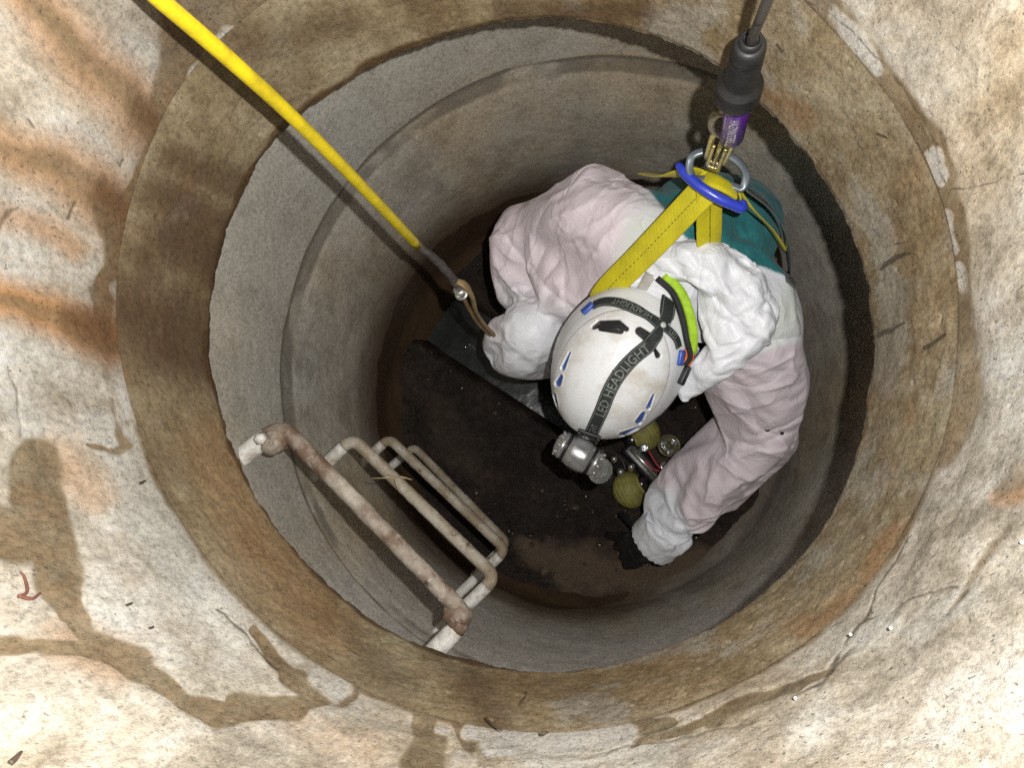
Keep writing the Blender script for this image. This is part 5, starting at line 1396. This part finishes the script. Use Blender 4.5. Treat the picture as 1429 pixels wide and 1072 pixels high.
for a_ in (2.2, 3.6, 5.6):
    vv, ff = box((0, 0, 0), (0.020, 0.0035, 0.004), None, 0.001)
    ca_, sa_ = math.cos(a_), math.sin(a_)
    vv = vv @ np.array([[ca_, sa_, 0], [-sa_, ca_, 0], [0, 0, 1]]) + np.array([0.019 * math.cos(a_ + 1.3), 0.019 * math.sin(a_ + 1.3), 0.003])
    pr.append((vv @ Bd.T + dc, ff))
add('disc_fitting', *merge(*pr), M_SILVER, disc)
v, f = ball((0, 0, 0), 1.0, 40, 24)
vv = v * np.array([0.030, 0.016, 0.016]); vv = vv + v * (0.012 * np.abs(fbm(v * 2.2, 1.6, 4, 350)))[:, None]
add('foil_end', vv @ np.stack([-ry * 0.6 + rx * 0.8, rx * 0.6 + ry * 0.8, np.array([0, 0, 1.0])], 1).T + W(933, 702, 2.04), f, simple('crinkled_foil', (0.30, 0.30, 0.29), 0.2, 1.0, 0.3, 60, 0.8, 120), crawler)

# ------------------------------------------------------------------ small debris
M_TWIG = simple('red_twig', (0.11, 0.04, 0.025), 0.7, 0.0, 0.3, 90)
M_BIT = simple('dark_leaf_bit', (0.05, 0.035, 0.022), 0.7, 0.0, 0.4, 90)
M_STRAW = simple('straw', (0.42, 0.33, 0.19), 0.7, 0.0, 0.2, 90)
def wall_pt(px, py, lift=0.004):
    """point of the upper wall behind a photograph pixel, lifted off it"""
    r_ = ray(px, py); c = CEN_S
    a_ = r_[0] ** 2 + r_[1] ** 2; b_ = -(r_[0] * c[0] + r_[1] * c[1]); cc = c @ c - (R_S + 0.004 - lift) ** 2
    t_ = (-b_ + math.sqrt(b_ * b_ - a_ * cc)) / a_
    return np.array([0, 0, CAM_Z]) + r_ * t_
def on_wall(name, pts, r, mat, label, cat, group=None):
    P_ = smooth_path([wall_pt(*q_) for q_ in pts], 5 * len(pts))
    v, f = tube(P_, np.interp(np.linspace(0, 1, len(P_)), [0, 0.5, 1], [r, r * 0.9, r * 0.5]), 6)
    return tag(add(name, v, f, mat), label, cat, group)
on_wall('twig', [(26, 833), (38, 826), (34, 806), (28, 798)], 0.0011, M_TWIG, 'reddish forked twig stuck on the pale wall, upper of its pair', 'twig', 'twigs on the shaft wall')
on_wall('twig', [(26, 832), (45, 836), (56, 828)], 0.0013, M_TWIG, 'reddish bent twig stuck on the pale wall, lower of its pair', 'twig', 'twigs on the shaft wall')
on_wall('twig', [(678, 1003), (690, 1014), (701, 1021)], 0.0010, M_BIT, 'thin dark twig on the ochre ring above a pale patch', 'twig', 'twigs on the shaft wall')
for x, y, dx, dy, lab in ((181, 843, 8, -4, 'black leaf scrap beside the long brown wet streak'), (212, 876, 6, -3, 'black leaf scrap below another one on the pale wall'), (22, 1058, 8, -8, 'black leaf scrap low in the corner of the pale wall'),
        (760, 1023, 5, -1, 'dark leaf scrap on the long pale patch under the ring'), (198, 843 - 170, 5, -2, 'black leaf scrap inside the broad damp patch')):
    on_wall('leaf_scrap', [(x - dx, y - dy), (x, y + 1), (x + dx, y + dy)], 0.0016, M_BIT, lab, 'leaf scrap', 'leaf scraps on the shaft wall')
straw = []
for p0, p1 in (((518, 668), (548, 667)), ((556, 664), (575, 670)), ((550, 668), (557, 686)), ((540, 662), (566, 668))):
    straw.append(tube(np.array([W(*p0, 1.288), W(0.5 * (p0[0] + p1[0]), 0.5 * (p0[1] + p1[1]), 1.284), W(*p1, 1.288)]), 0.0009, 5))
tag(add('straw', *merge(*straw), M_STRAW), 'wisp of dry straw lying across the tread of a step iron', 'straw')
M_GLINT = simple('glint_white', (0.75, 0.74, 0.70), 0.06, 0.0, 0.05, 90, 0.0, Coat_Weight=1.0)  # white gloss for tiny beads added as the glints on the wall
for x, y, lab in ((1187, 886, 'white bead added as a glint beside the branching crack in the wall'), (1243, 877, 'tiny white bead added as a glint just under the branching crack'), (1110, 975, 'white bead added as a glint at the end of a dark streak below the crack'), (212, 947, 'white bead added as a glint on the brown wet streak'), (1426, 757, 'white bead added as a glint at the edge of the olive damp patch')):
    v, f = ball(wall_pt(x, y, 0.002), (0.0013, 0.0013, 0.0010), 10, 6)
    tag(add('glint_fleck', v, f, M_GLINT), lab, 'glint bead', 'white glint beads on the shaft wall')
print('script', time.time() - T0)
